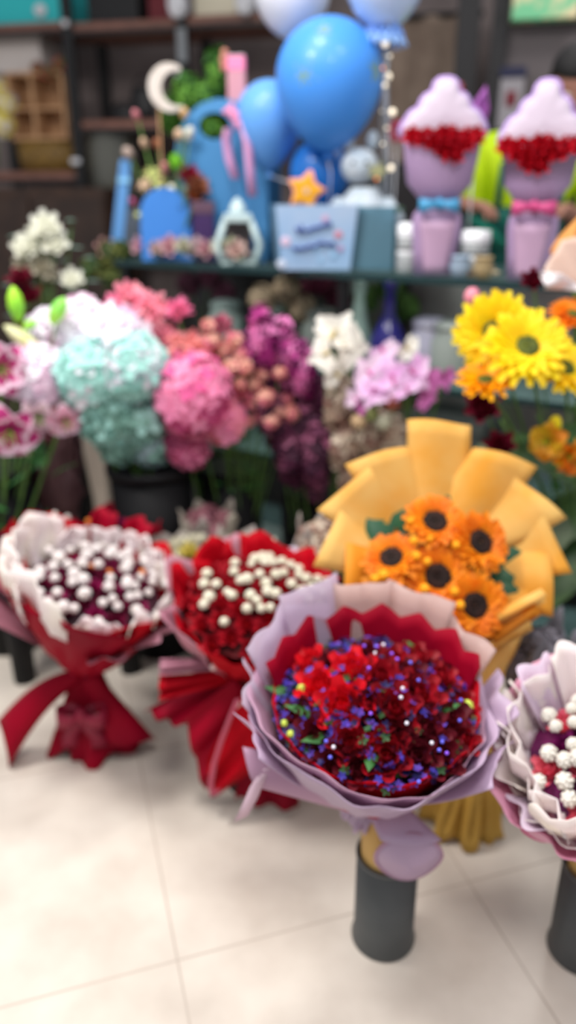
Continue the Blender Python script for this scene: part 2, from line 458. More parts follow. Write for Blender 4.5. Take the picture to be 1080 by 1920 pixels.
# black handbags on middle shelf
bagM = mat('black_leather', (20, 19, 21), .5)
for i, (px, w2, h2, lb) in enumerate(((232, .17, .075, 'low black handbag lying on the middle rack shelf'), (268, .13, .16, 'tall black handbag beside the low one on the rack'))):
    p = W(px, 215, .1)
    r_ = thing('black_handbag', lb, 'bag', (p.x, p.y, boards[3][1]), wyaw, 'black handbags on the middle shelf')
    m2 = MB(); m2.lathe([(.001, 0), (w2*.48, 0), (w2*.52, h2*.3), (w2*.45, h2*.8), (w2*.3, h2), (.001, h2)], 20, sq=.5); m2.build('bag_body', bagM, r_)
    m2 = MB(); m2.tube([(w2*.28*cos(t), 0, h2*.9+h2*.35*sin(t)) for t in [PI*k/8 for k in range(9)]], .006, 6); m2.build('handle', bagM, r_)
# top shelf bits
for nm, lb, c_, a0, a1, yt, bz, mt in (('red_box', 'dark red box on the top rack shelf', 'box', 276, 328, -22, boards[3-1][1], mat('dark_red_card', (96, 18, 30), .6)), ('cream_box', 'cream box on the top shelf beside the white balloon', 'box', 362, 442, -26, boards[5][1], mat('cream_card', (206, 198, 176), .7)), ('black_box', 'black box on the top shelf left of the red one', 'box', 160, 255, -30, boards[2][1], bagM)):
    r_, w_, h_ = onshelf(nm, lb, c_, a0, a1, yt, bz, .2, None)
    m2 = MB(); m2.box((0, 0, h_*.4), (w_, .2, h_*.8)); m2.build('body', mt, r_, bevel=.005, flat=True)
    m2 = MB(); m2.box((0, 0, h_*.9), (w_*1.04, .21, h_*.2)); m2.build('lid', mt, r_, bevel=.005, flat=True)
# white ornaments hanging on the poles / top
for px, py, lb in ((333, 8, 'white paper pompom hanging before the rack post'), (460, 2, 'white paper pompom hanging beside the cream box')):
    p = W(px, py, -.05); o = thing('paper_pompom', lb, 'pompom', tuple(p), 0, 'white pompoms at the rack top')
    put(cluster_mesh(.04, .04, .05, mat('white_paper', (225, 225, 230), .7), 60, .018, 3), 'ball', o)
    m2 = MB(); m2.tube([(0, 0, .04), (0, 0, .3)], .002, 5); m2.build('thread', pale, o)
p = W(341, 85, -.03); r_ = thing('hanging_scroll', 'narrow grey plastic sleeve hanging on the rack post', 'sleeve', (p.x, p.y, p.z), wyaw)
m2 = MB(); m2.box((0, 0, 0), (.045, .012, .14)); m2.build('sleeve', mat('grey_film', (120, 124, 128), .3), r_, flat=True, bevel=.003)
m2 = MB(); m2.box((0, -.01, -.13), (.06, .02, .026)); m2.build('clip', pale, r_, bevel=.004)

# flowers on the left shelf: small white-yellow bunch and red spray over the crate
def floral_spray(name, label, cat, base, heads, meshes, lean=(0, 0), group=None, stemr=.0025, stem_mat=None, leaves=None, nleaf=0):
    """base: world point; heads: [(world point, mesh, direction)]"""
    root = thing(name, label, cat, tuple(base), 0, group)
    B = Vector(base)
    m2 = MB()
    for h in heads:
        e = Vector(h[0])-B
        m2.tube([(0, 0, 0), (e.x*.35, e.y*.35, e.z*.5), (e.x*.8, e.y*.8, e.z*.85), tuple(e)], stemr, 5)
    m2.build('stem', stem_mat or stemM, root)
    for h in heads:
        e = Vector(h[0])-B; o = put(h[1], meshes, root, T(e) @ align(h[2], rr(0, 6)) @ S(h[3] if len(h) > 3 else 1))
    for i in range(nleaf):
        h = heads[i % len(heads)]; e = (Vector(h[0])-B)*rr(.45, .9)
        put(leaves, 'leaf', root, T(e.x, e.y, e.z) @ R(rr(0, 6), 'Z') @ R(rr(.2, .8), 'Y'))
    return root
def toC(p): v = ORG-Vector(p); return v.normalized()
whiteF = mat('petal_white', (240, 236, 238), .6, (226, 214, 222), 20, transl=.3)
creamF = mat('petal_cream', (236, 232, 214), .6, (218, 214, 186), 20, transl=.25)
yelF = mat('petal_lemon', (216, 200, 92), .6)
hm = cluster_mesh(.05, .05, .05, [whiteF, yelF], 60, .02, 4, nm=2)
bz = crz
floral_spray('shelf_bouquet', 'white and yellow flower bunch at the left edge by the crate', 'flowers', W(-5, 322, .1), [(W(-8, 165, .05), hm, (0, -1, .4)), (W(12, 195, .03), hm, (0, -1, .2)), (W(5, 235, .0), hm, (0, -1, 0))], 'flower_head')
redF = mat('petal_coralred', (166, 70, 62), .6, (130, 50, 48), 18)
hm = cluster_mesh(.025, .025, .025, [redF, leafM], 30, .014, 9, nm=2)
floral_spray('artificial_sprig', 'small coral red sprig with green leaves on top of the crate', 'flowers', W(95, 137, .06), [(W(100, 132, .04), hm, (0, -1, .4)), (W(85, 140, .03), hm, (0, -1, .2)), (W(112, 120, .0), hm, (0, -1, 0)), (W(70, 128, .05), hm, (0, -1, .4))], 'flower_head')

# low dark brown cabinet beneath the rack, left
ca = W(-60, 470, -.12); cb = W(205, 470, -.12); cz = W(70, 352, -.12).z
cab = thing('low_cabinet', 'dark brown low cabinet under the left end of the rack', 'cabinet', ((ca.x+cb.x)/2, (ca.y+cb.y)/2, 0), wyaw)
dkb = mat('dark_brown_wood', (46, 32, 26), .6, (66, 46, 36), 9)
cwid = (ca-cb).length
m2 = MB(); m2.box((0, .2, cz/2), (cwid, .4, cz)); m2.build('carcass', dkb, cab, bevel=.006, flat=True)
for sx in (-1, 1):
    m2 = MB(); m2.box((sx*cwid/4, -.01, cz/2), (cwid/2-.02, .02, cz-.1)); d_ = m2.build('door', mat('brown_door', (58, 42, 34), .55, (40, 28, 24), 8), cab, bevel=.004, flat=True)
    m2 = MB(); m2.tube([(sx*.03, -.03, cz*.62), (sx*.03, -.03, cz*.72)], .006, 8); m2.build('handle', blackM, d_)
# brown baskets on lower rack board, bay 2
for i, (px, mt) in enumerate(((190, (54, 42, 34)), (300, (40, 34, 30)))):
    p = W(px, 440, .2); r_ = thing('storage_basket', ('dark brown woven basket on the floor beneath the rack', 'black woven basket beneath the rack behind the blue arch')[i], 'basket', (p.x, p.y, 0), wyaw, 'baskets under the rack')
    m2 = MB(); m2.lathe([(.001, 0), (.15, 0), (.18, .35), (.19, .72), (.175, .72), (.16, .05), (.001, .02)], 20); bm_ = mat('basket_%d' % i, mt, .8, tuple(int(v*.6) for v in mt), 60, bump=.5); m2.build('basket_body', bm_, r_)
    m2 = MB(); m2.tube([(.185*cos(2*PI*k/20), .185*sin(2*PI*k/20), .72) for k in range(21)], .012, 6); m2.build('rim', bm_, r_)
# beige carton behind the plum bouquet
p = atZ(150, 1010, 0); p = Vector((atY(152, 900, 2.75).x, 2.75, 0)); ct = atY(150, 770, 2.75).z
r_ = thing('cardboard_carton', 'tall beige carton standing on the floor behind the plum wrapped bunch', 'carton', tuple(p), -.1)
carM = mat('beige_card', (196, 182, 168), .7, (184, 170, 156), 6)
cwid = 150*pxs(150, 880, 2.75)
m2 = MB(); m2.box((0, 0, ct/2), (cwid, .3, ct)); m2.build('carton_body', carM, r_, bevel=.004, flat=True)
for sy in (-1, 1):
    m2 = MB(); m2.box((0, sy*.075, ct+.002), (cwid, .148, .004)); m2.build('flap', carM, r_, flat=True)

# ---- right part of the background
kM = mat('kraft_paper', (140, 122, 108), .8, (118, 100, 88), 7, bump=.4, bscale=12)
p0 = W(800, 210, .3); r_ = thing('kraft_paper_roll', 'tall crumpled brown kraft paper sheets hanging behind the balloons', 'wrapping paper', (p0.x, p0.y, W(800, 420, .3).z), wyaw)
kw = 135*(ray(800, 200).length)*4.3/FPX
m2 = MB(); m2.grid(lambda u, v: ((u-.5)*.42+.01*sin(v*9), .012*sin(u*17+v*3)+.01*sin(v*14+u*5), v*(W(800, 30, .3).z-W(800, 420, .3).z)), 30, 30); m2.build('paper_sheet', kM, r_, solid=.003)
m2 = MB(); m2.tube([(-.24, 0, W(800, 30, .3).z-W(800, 420, .3).z), (.24, 0, W(800, 30, .3).z-W(800, 420, .3).z)], .014, 10); m2.build('hanging_rod', blackM, r_)
# cabinet frame to the right: black posts and grey noticeboard
fr = thing('display_stand', 'black metal display stand holding a grey board behind the person', 'display stand', (W(1000, 300).x, W(1000, 300).y, 0), wyaw)
def FL(px, py, off=0): q = W(px, py, off)-fr.location; return (q.dot(wd), q.dot(wn), q.z)
for px, wdt, off in ((873, .1, 0), (932, .07, -.03), (1130, .07, -.03)):
    q = FL(px, 120, off); m2 = MB(); m2.box((q[0], q[1], 1.25), (wdt, .05, 2.5)); m2.build('post', mat('charcoal_metal', (30, 28, 31), .5), fr, flat=True, bevel=.004)
q0 = FL(945, 45); q1 = FL(1125, 45); zb = FL(1000, 300)[2]; zt = FL(1000, 52)[2]
m2 = MB(); m2.box(((q0[0]+q1[0])/2, .0, (zb+zt)/2), (q1[0]-q0[0], .02, zt-zb)); m2.build('board_panel', mat('grey_board', (98, 90, 92), .6), fr, flat=True)
for z in (zt+.03, zb):
    m2 = MB(); m2.box(((q0[0]+q1[0])/2, -.03, z), (q1[0]-q0[0]+.1, .05, .05)); m2.build('rail', blackM, fr, flat=True)
# lower dark counter behind person
p = W(980, 420, -.42)
cab2 = thing('dark_cabinet', 'black storage cabinet behind the working person', 'cabinet', (p.x, p.y, 0), wyaw)
m2 = MB(); m2.box((0, .2, .72), (1.6, .35, 1.44)); m2.build('carcass', mat('black_laminate', (26, 24, 26), .6), cab2, flat=True, bevel=.01)
for i in range(3):
    m2 = MB(); m2.box((-.53+i*.53, .015, .72), (.5, .02, 1.36)); d_ = m2.build('door', mat('black_laminate_door', (34, 30, 32), .5), cab2, flat=True, bevel=.006)
    m2 = MB(); m2.tube([(-.35+i*.53, -.01, .8), (-.35+i*.53, -.01, .95)], .006, 6); m2.build('handle', pale, d_)
# green patterned pack on top
p = W(1020, 40, -.12); r_ = thing('seed_packet_box', 'mint green floral printed box at the top right above the grey board', 'box', (p.x, p.y, W(1020, 37, -.12).z), wyaw)
gfm = mat('mint_print', (120, 200, 150), .5, (226, 214, 170), 14, ramp=(.48, .6))
m2 = MB(); m2.box((0, .06, .1), (.27, .14, .2)); m2.build('body', gfm, r_, flat=True, bevel=.008)
m2 = MB(); m2.box((0, .06, .21), (.28, .15, .03)); m2.build('lid', mat('mint', (110, 190, 150), .5), r_, flat=True, bevel=.005)
# little card with a red mark on the frame
p = W(957, 195, -.07); r_ = thing('notice_card', 'small white card with a dark red spot hanging on the frame', 'card', tuple(p), wyaw)
m2 = MB(); m2.box((0, 0, 0), (.1, .006, .2)); m2.build('card', mat('pale_card', (150, 145, 150), .6), r_, flat=True)
m2 = MB(); m2.box((0, -.004, .02), (.044, .006, .06)); m2.build('red_mark', mat('deep_red', (110, 14, 34), .6), r_, bevel=.012)
m2 = MB(); m2.box((0, -.004, .125), (.11, .01, .04)); m2.build('blue_clip', mat('navy', (22, 26, 62), .5), r_, flat=True)

# ================================================================ THE DISPLAY TABLE
TZ = 1.10
A = atZ(215, 487, TZ); B = atZ(985, 530, TZ)
ex = (B-A).normalized(); ey = Vector((-ex.y, ex.x, 0)); tyaw = math.atan2(ex.y, ex.x)
TL = (B-A).length+.35; TD = .5
def H(px, py, off): return hit(px, py, A+ey*off, ey)
def K(p): return (Vector(p)-ORG).dot(Vector((0, cos(PITCH), -sin(PITCH))))/FPX
def onT(px, py, off):
    p = H(px, py, off); return Vector((p.x, p.y, TZ+.001))
def facing(p): return math.atan2(-p[0], p[1])
tb = thing('display_table', 'glass topped display table with black legs and glass under-shelves', 'table', tuple(Vector((A.x, A.y, 0))), tyaw)
tgl = mat('green_glass', (130, 170, 168), .06, alpha=.3, spec=.5)
edgeM = mat('glass_edge', (22, 48, 50), .2)
m2 = MB(); m2.box((TL/2, TD/2, TZ-.006), (TL, TD, .012)); tt = m2.build('glass_top', tgl, tb, flat=True)
m2 = MB(); m2.box((TL/2, -.003, TZ-.008), (TL, .006, .018)); m2.box((TL/2, TD+.003, TZ-.008), (TL, .006, .018)); m2.build('polished_edge', edgeM, tt, flat=True)
for z in (.80, .50, .12):
    m2 = MB(); m2.box((TL/2, TD/2, z-.005), (TL, TD-.04, .01)); o = m2.build('under_shelf', tgl, tb, flat=True)
    m2 = MB(); m2.box((TL/2, .012, z-.006), (TL-.06, .006, .016)); m2.build('polished_edge', edgeM, o, flat=True)
for x in (.02, TL*.5, TL-.02):
    for y in (.03, TD-.03):
        m2 = MB(); m2.box((x, y, (TZ-.02)/2), (.028, .028, TZ-.02)); m2.build('leg', blackM, tb, flat=True, bevel=.003)
m2 = MB(); m2.box((TL*.17, TD-.05, .55), (TL*.36, .015, 1.06)); m2.build('back_panel', blackM, tb, flat=True)
m2 = MB(); m2.box((TL*.68, TD-.03, .55), (TL*.62, .015, 1.06)); m2.build('back_panel', mat('grey_glass_panel', (140, 142, 138), .4, (104, 96, 96), 4), tb, flat=True)

# ---- bottles and jars on the upper under-shelf
bottleP = {'round': [(.001, 0), (.045, 0), (.05, .02), (.05, .09), (.03, .13), (.014, .16), (.013, .22), (.018, .225)],
           'cone': [(.001, 0), (.05, 0), (.052, .02), (.02, .15), (.013, .2), (.019, .215)],
           'jar': [(.001, 0), (.05, 0), (.055, .02), (.057, .1), (.045, .12), (.046, .13)]}
bl = [(425, .16, 'jar', (150, 170, 165), 'greenish glass jar under the table behind the magenta spikes'), (510, .13, 'jar', (140, 160, 156), 'smoky glass jar under the table above the plum flowers'), (672, .15, 'cone', (160, 190, 180), 'pale green conical glass bottle on the under-shelf'),
      (600, .17, 'jar', (120, 130, 124), 'grey glass jar left of the pale green bottle'), (728, .13, 'round', (34, 30, 110), 'navy blue bottle on the under-shelf'), (806, .15, 'jar', (176, 176, 196), 'lilac tinted jar right of the navy bottle'), (556, .22, 'round', (112, 96, 100), 'mauve glass bottle behind the smoky jar'), (848, .13, 'jar', (156, 166, 160), 'clear grey jar nearest the yellow gerberas')]
for i, (px, off, kd, cl, lb) in enumerate(bl):
    p = H(px, 640, off); r_ = thing('glass_bottle' if kd != 'jar' else 'glass_jar', lb, 'bottle' if kd != 'jar' else 'jar', (p.x, p.y, .801), 0, 'bottles and jars on the under-shelf')
    m2 = MB(); sc = 1.1; m2.lathe([(r*sc, z*sc) for r, z in bottleP[kd]], 18); m2.build('body', mat('bottle_glass_%d' % i, cl, .15, alpha=.85 if cl[2] != 110 else 1, spec=.6), r_, solid=.002)
    m2 = MB(); zt_ = bottleP[kd][-1][1]*sc; rt_ = bottleP[kd][-1][0]*sc; m2.lathe([(.001, 0), (rt_*1.08, 0), (rt_*1.08, .02), (rt_*.6, .03), (.001, .031)], 14, T(0, 0, zt_)); m2.build('stopper', mat('bottle_glass_%d' % i, 0), r_)
for px, cl, lb in ((590, (150, 60, 90), 'dusty rose posy standing at the back of the under-shelf'), (715, (96, 140, 60), 'green sprig behind the pale bottle on the under-shelf'), (380, (120, 60, 84), 'muted pink posy on the under-shelf behind the coral blooms'), (520, (190, 170, 140), 'beige dried posy just under the table edge')):
    p = H(px, 560, .3 if px != 520 else .1); fm_ = mat('posy_%d' % px, cl, .7, tuple(int(v*.6) for v in cl), 20)
    floral_spray('small_posy', lb, 'flowers', (p.x, p.y, .802), [((p.x+dx, p.y, 1.0+dz), cluster_mesh(.04, .04, .035, fm_, 50, .014, px), (0, -1, .8)) for dx, dz in ((-.05, 0), (.03, .03), (.08, -.03))], 'flower_head')
# lower shelf brown boxes
for px, cl, lb in ((700, (74, 54, 46), 'brown box on the lower glass shelf'), (850, (60, 66, 64), 'grey box on the lower glass shelf behind the sunflower paper')):
    p = H(px, 760, .2); r_ = thing('storage_box', lb, 'box', (p.x, p.y, .501), tyaw); m2 = MB(); m2.box((0, 0, .08), (.26, .2, .16)); m2.build('body', mat('box_%d' % px, cl, .7), r_, flat=True, bevel=.005)
    m2 = MB(); m2.box((0, 0, .17), (.27, .21, .03)); m2.build('lid', mat('boxl_%d' % px, tuple(v+14 for v in cl), .7), r_, flat=True, bevel=.004)

# ---- balloons
def balloon(label, px, py, rpx, off, matl, stars=0, asp=1.13, knot=True, name='balloon', end=None, strcol=None):
    c = H(px, py, off); r = rpx*K(c)
    root = thing(name, label, 'balloon', tuple(c), rr(0, 3), 'balloons above the display table')
    prof = []
    for i in range(25):
        t = PI*i/24; z = -cos(t); q = sin(t)
        if z < 0: z *= asp*1.12; q *= (1+.0*z); q = q*(1-.12*abs(z)**2)
        prof.append((max(.0005, r*q), r*z))
    m2 = MB(); m2.lathe(prof, 40); skin = m2.build('skin', matl, root)
    zb_ = -r*asp*1.12
    m2 = MB(); m2.lathe([(.004, 0), (.007, -.008), (.012, -.02), (.013, -.022), (.001, -.018)], 12, T(0, 0, zb_+.003)); m2.build('knot', matl, root)
    if end is not None:
        e = Vector(end)-c; M_ = root.matrix_basis.inverted()
        pts = [M_ @ (c+Vector((0, 0, zb_-.015))), M_ @ (c+e*.6+Vector((.02, 0, .0))), M_ @ Vector(end)]
        m2 = MB(); m2.tube(pts, .0018, 5); m2.build('string', mat('white_string', (210, 210, 220), .5), root)
    return root, c, r, skin
bM = mat('balloon_blue', (66, 142, 228), .42, coat=.12, sub=.1)
bM2 = mat('balloon_blue_pale', (98, 160, 230), .42, coat=.12, sub=.1)
bM3 = mat('balloon_blue_deep', (30, 112, 198), .42, coat=.12, sub=.1)
goldM = mat('gold_star_print', (112, 150, 150), .35)
boxp = onT(600, 440, .14)
br_, c0, R0, sk = balloon('largest blue balloon with faint gold stars, in the middle of the bunch', 617, 146, 100, .14, bM, end=(boxp.x, boxp.y, TZ+.1))
br_.rotation_euler = (0, 0, 0)
def star_poly(n, ro, ri, rot=0): return [((ro if k % 2 == 0 else ri)*sin(PI*k/n+rot), (ro if k % 2 == 0 else ri)*cos(PI*k/n+rot)) for k in range(2*n)]
def surf_star(root, R_, dirv, size, matl, rot=0):
    d = Vector(dirv).normalized(); M = align(d, rot) ; po = star_poly(5, size, size*.42)
    m2 = MB(); vs = [(0, 0, 0)]+[(a_, b_, 0) for a_, b_ in po]
    out = []
    for v in vs:
        q = (M @ Vector((v[0], v[1], R_))); out.append(q.normalized()*(R_*1.004))
    m2.add(out, [(0, k, k % 10+1) for k in range(1, 11)]); m2.build('star_print', matl, root)
tc = toC(c0); rt = tc.cross(Vector((0, 0, 1))).normalized()*-1; upv = rt.cross(tc)*-1
if upv.z < 0: upv = -upv
if rt.x < 0: rt = -rt
for dx, dy, sz, ro in ((-.45, .02, .052, .2), (.85, .12, .04, 1), (.1, -.72, .03, .5), (-.1, .75, .03, .1), (.45, -.35, .024, .7), (-.75, -.45, .03, 0)):
    dz = math.sqrt(max(.02, 1-dx*dx-dy*dy)); surf_star(br_, R0, rt*dx+upv*dy+tc*dz, sz, goldM, ro)
balloon('medium blue balloon at the left of the bunch, beside the pink ribbon', 505, 218, 62, .2, bM2, asp=1.35, end=(boxp.x-.03, boxp.y, TZ+.1))
balloon('small deep blue balloon low in the bunch above the gift box', 600, 322, 56, .24, bM3, asp=1.15, end=(boxp.x+.02, boxp.y, TZ+.1))
balloon('white balloon at the top edge above the largest blue one', 548, -18, 72, .22, mat('balloon_white', (212, 214, 224), .3, coat=.3, sub=.1), asp=1.0, end=(boxp.x, boxp.y+.05, TZ+.1))
b2p = onT(716, 450, .2)
br2, c2, R2, sk2 = balloon('pale blue bubble balloon at the top with a fringed skirt and light string', 722, -36, 74, .2, mat('balloon_ice', (196, 216, 246), .2, coat=.6, trans=.25), asp=1.0, end=(b2p.x, b2p.y, TZ+.01))
m2 = MB()
for i in range(18):
    a = 2*PI*i/18; petal(m2, .07, .05, PI/2+.5, .5, R(a, 'Z') @ T(.02, 0, -R2*.98), 0, cup=.2)
m2.build('fringe_skirt', mat('ice_tissue', (150, 190, 245), .4, transl=.3), br2)
bulbM = mat('bulb_warm', (255, 240, 215), .3, emit=.9); bulbO = mat('bulb_orange', (255, 150, 80), .3, emit=.8)
ls = thing('string_lights', 'thin wire of tiny lights hanging from the bubble balloon', 'string lights', tuple(H(722, 40, .18)))
pl = [(726, 40), (732, 62), (722, 82), (730, 105), (718, 128), (728, 143), (722, 160), (716, 208), (736, 210), (726, 240), (718, 270), (733, 315), (706, 335), (716, 380), (712, 430), (722, 470)]
pw = [H(x, y, .16+.03*(i % 2))-ls.location for i, (x, y) in enumerate(pl)]
m2 = MB(); m2.tube(pw, .003, 5); m2.build('wire', mat('silver_wire', (150, 150, 155), .35, metal=.5), ls)
bb = MB(); bb.ball((0, 0, 0), .011, 10); bme = bb.mesh('bulb', bulbM); bb = MB(); bb.ball((0, 0, 0), .011, 10); bmo = bb.mesh('bulb', bulbO)
for i, q in enumerate(pw[1:]): put(bmo if i in (3, 11) else bme, 'bulb', ls, T(q) @ S((.35, .8, .5)[i % 3]))
# tinsel strands
m2 = MB()
for k in range(5):
    m2.ribbon([pw[0]+Vector((.01*k-.02, .02, 0)), pw[7]+Vector((.012*sin(k)+.01, .03, 0)), pw[-1]+Vector((.03*cos(k*2)+.0, .02, 0))], .006, (1, .2, 0))
m2.build('tinsel', mat('tinsel', (150, 158, 165), .25, metal=.4), ls, solid=.0006)

# ---- light blue gift box with the balloons
bx = onT(592, 500, .02)
gb = thing('gift_box', 'light blue open gift box with dark blue script standing under the balloons', 'gift box', tuple(bx), facing(bx)+.12)
kb = K(bx); bw = 150*kb; bh = (H(590, 385, .02).z-TZ); bd = .20
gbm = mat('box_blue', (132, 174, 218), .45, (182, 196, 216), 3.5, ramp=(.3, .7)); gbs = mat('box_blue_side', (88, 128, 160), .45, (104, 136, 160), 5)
def taper(mb, c, w0, w1, h, t, ax, mi=0):
    pass
wt = bw*1.0; wb = bw*.86
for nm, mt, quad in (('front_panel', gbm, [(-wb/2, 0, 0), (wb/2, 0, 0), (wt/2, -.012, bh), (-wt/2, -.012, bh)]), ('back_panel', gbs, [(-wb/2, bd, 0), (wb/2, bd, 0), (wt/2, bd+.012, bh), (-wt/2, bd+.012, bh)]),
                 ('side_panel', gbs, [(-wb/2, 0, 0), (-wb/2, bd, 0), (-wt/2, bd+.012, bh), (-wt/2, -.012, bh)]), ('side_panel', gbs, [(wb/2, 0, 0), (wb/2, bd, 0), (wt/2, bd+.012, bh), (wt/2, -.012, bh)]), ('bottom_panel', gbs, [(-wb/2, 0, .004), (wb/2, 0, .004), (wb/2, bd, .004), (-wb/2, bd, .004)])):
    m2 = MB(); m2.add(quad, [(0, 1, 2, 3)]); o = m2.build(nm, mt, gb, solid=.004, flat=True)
    if nm == 'front_panel': fp = o
scr = mat('navy_script', (50, 74, 146), .5)
def squig(pts, r=.0045):
    m2 = MB(); pts = [(x*bw, -.006-.012*z, z*bh) for x, z in pts]; m2.tube(pts, r, 6, M=T(0, -.001, 0)); m2.build('lettering', scr, fp)
squig([(-.26, .66), (-.2, .60), (-.2, .7), (-.15, .6), (-.1, .62), (-.04, .66), (.02, .66), (.08, .7), (.14, .7), (.17, .74)])
squig([(-.24, .60), (-.21, .56)], .003); squig([(.17, .74), (.17, .67)], .003)
squig([(-.3, .36), (-.26, .33), (-.2, .35), (-.15, .33), (-.1, .38), (-.03, .37), (.03, .42), (.08, .43), (.13, .4), (.2, .42), (.24, .36)])
for x, z, s_, cl in ((.27, .55, .012, (196, 130, 150)), (.3, .33, .01, (170, 140, 180)), (-.38, .45, .014, (214, 190, 214)), (.22, .24, .011, (150, 190, 226)), (.0, .3, .009, (150, 190, 226)), (.05, .16, .009, (150, 190, 226)), (.1, .8, .01, (196, 160, 190)), (-.43, .1, .014, (196, 206, 226))):
    m2 = MB(); m2.lathe([(.0005, .0012), (s_*.8, .001), (s_, 0)], 14, T(x*bw, -.0035-.012*z, z*bh) @ R(PI/2, 'X')); m2.build('printed_dot', mat('dot_%d_%d' % (cl[0], cl[2]), cl, .5), fp)
# second, translucent box standing close on the right
bx2 = onT(694, 480, .12); r2 = thing('acrylic_box', 'translucent bluish box close beside the light blue gift box', 'box', tuple(bx2), facing(bx2)-.2)
w2 = 84*K(bx2); h2 = H(694, 388, .12).z-TZ
acm = mat('blue_acrylic', (104, 146, 166), .2, trans=.45)
for c_, d_ in (((0, 0, h2/2), (w2, .004, h2)), ((0, .14, h2/2), (w2, .004, h2)), ((-w2/2, .07, h2/2), (.004, .14, h2)), ((w2/2, .07, h2/2), (.004, .14, h2)), ((0, .07, .003), (w2, .14, .006))):
    m2 = MB(); m2.box(c_, d_); m2.build('panel', acm, r2, flat=True)
# plush toy in it
bp = onT(678, 480, .19); pt = thing('plush_toy', 'white fluffy plush toy sitting in the translucent box', 'plush toy', (bp.x, bp.y, TZ+.01), facing(bp))
kk = K(bp); zt = H(665, 258, .19).z-TZ
plM = mat('white_plush', (176, 192, 206), .9, (200, 208, 216), 40, bump=.6, bscale=120)
m2 = MB(); m2.lathe([(.001, 0), (.05, 0), (.07, .05), (.068, zt*.35), (.05, zt*.52), (.03, zt*.6)], 20); m2.build('body', plM, pt)
m2 = MB(); m2.ball((-.012, -.005, zt*.76), (.044, .042, .05), 16); hd = m2.build('head', plM, pt)
for s_ in (-1, 1):
    m2 = MB(); m2.ball((-.012+s_*.028, 0, zt*.95), (.014, .01, .026), 10); m2.build('ear', plM, pt)
    m2 = MB(); m2.tube([(s_*.05, -.01, zt*.5), (s_*.078, -.03, zt*.36), (s_*.06, -.06, zt*.28)], [.02, .022, .018], 10); m2.build('arm', plM, pt)
    m2 = MB(); m2.ball((-.012+s_*.015, -.045, zt*.78), .004, 8); m2.build('eye', blackM, pt)
m2 = MB(); m2.extrude(star_poly(5, .028, .012), -.004, .004, T(.03, -.05, zt*.72) @ R(.3, 'Y')); m2.build('gold_star', mat('dull_gold', (150, 150, 110), .4), pt, flat=True)
pt.scale = (1.25, 1.25, 1.0)
# yellow star ornament
sp_ = H(563, 362, .0); st = thing('star_ornament', 'orange yellow star with a pink edge sticking up from the gift box', 'star ornament', (sp_.x+ey.x*.03, sp_.y+ey.y*.03, TZ+.06), facing(sp_))
zc = H(563, 358, .03).z-TZ-.06; po = star_poly(5, 36*K(sp_), 20*K(sp_), .25)
m2 = MB(); m2.extrude([(x, z+zc) for x, z in po], -.008, .008); m2.build('star', mat('amber', (226, 160, 30), .5), st, bevel=.006, flat=True)
m2 = MB(); q = [(x*1.02, 0, z*1.02+zc) for x, z in po]; m2.tube(q+[q[0]], .005, 8); m2.build('edge_trim', mat('peach_pink', (226, 150, 140), .5), st)
m2 = MB(); m2.tube([(0, 0, 0), (0, 0, zc-.04)], .003, 6); m2.build('stick', creamF, st)
m2 = MB(); m2.tube([(.006*cos(t)+.002, -.01, zc+.006*sin(t)) for t in [2*PI*k/12 for k in range(13)]], .002, 6); m2.build('ring_mark', pale, st)

# ---- blue flower carrier with round hole, moss and ornaments
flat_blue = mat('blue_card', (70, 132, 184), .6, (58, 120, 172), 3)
p = onT(420, 470, .16); car = thing('flower_carrier', 'tall blue card flower carrier with a round hole and rounded top', 'flower carrier', tuple(p), facing(p)-.42)
k = K(H(420, 330, .16))*1.06; zt = H(415, 186, .16).z-TZ; zb = 0
cx = 0; W_ = 175*k; hzc = H(405, 237, .16).z-TZ
def arch(wd_, ht, n=20, x0=0):
    r = wd_/2; pts = [(x0-r, 0), (x0+r, 0)]
    for i in range(n+1):
        a = PI*i/n; pts.append((x0+r*cos(a), ht-r+r*sin(a)))
    return pts
def holed(mb, outer_fn, hole, n, y0, y1, mi=0):
    vs = []; fs = []
    for i in range(n):
        a = 2*PI*i/n; o = outer_fn(a); h_ = (hole[0]+hole[2]*cos(a), hole[1]+hole[3]*sin(a))
        for y in (y0, y1): vs += [(o[0], y, o[1]), (h_[0], y, h_[1])]
    for i in range(n):
        a = 4*i; b = 4*((i+1) % n)
        fs += [(a, b, b+1, a+1), (a+2, a+3, b+3, b+2), (a, a+2, b+2, b), (a+1, b+1, b+3, a+3)]
    mb.add(vs, fs, mi)
def outf(a):        # ray from hole centre to the arch outline
    dx, dz = cos(a), sin(a); r = W_/2; cz_ = zt-r; best = 9
    for t in [i*.002 for i in range(1, 400)]:
        x = -.02+dx*t; z = hzc+dz*t
        inside = (abs(x) <= r and 0 <= z <= cz_) or (x*x+(z-cz_)**2 <= r*r and z >= cz_)
        if not inside: best = t; break
    return (-.02+dx*best, max(0, hzc+dz*best))
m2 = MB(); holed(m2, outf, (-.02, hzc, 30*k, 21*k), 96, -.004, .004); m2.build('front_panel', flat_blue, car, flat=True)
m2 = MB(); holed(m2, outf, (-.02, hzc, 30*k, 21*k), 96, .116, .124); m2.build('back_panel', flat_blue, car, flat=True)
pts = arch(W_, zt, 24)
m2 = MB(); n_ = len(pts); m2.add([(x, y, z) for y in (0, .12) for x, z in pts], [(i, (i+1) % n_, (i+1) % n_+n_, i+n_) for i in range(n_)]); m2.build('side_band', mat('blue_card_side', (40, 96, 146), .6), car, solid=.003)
moss = mat('moss_green', (62, 112, 40), .8, (38, 78, 28), 30)
c_ = H(350, 175, .2)
ms = thing('moss_topiary', 'bright green leafy topiary rising behind the blue carrier', 'plant', (c_.x, c_.y, TZ+.005), 0)
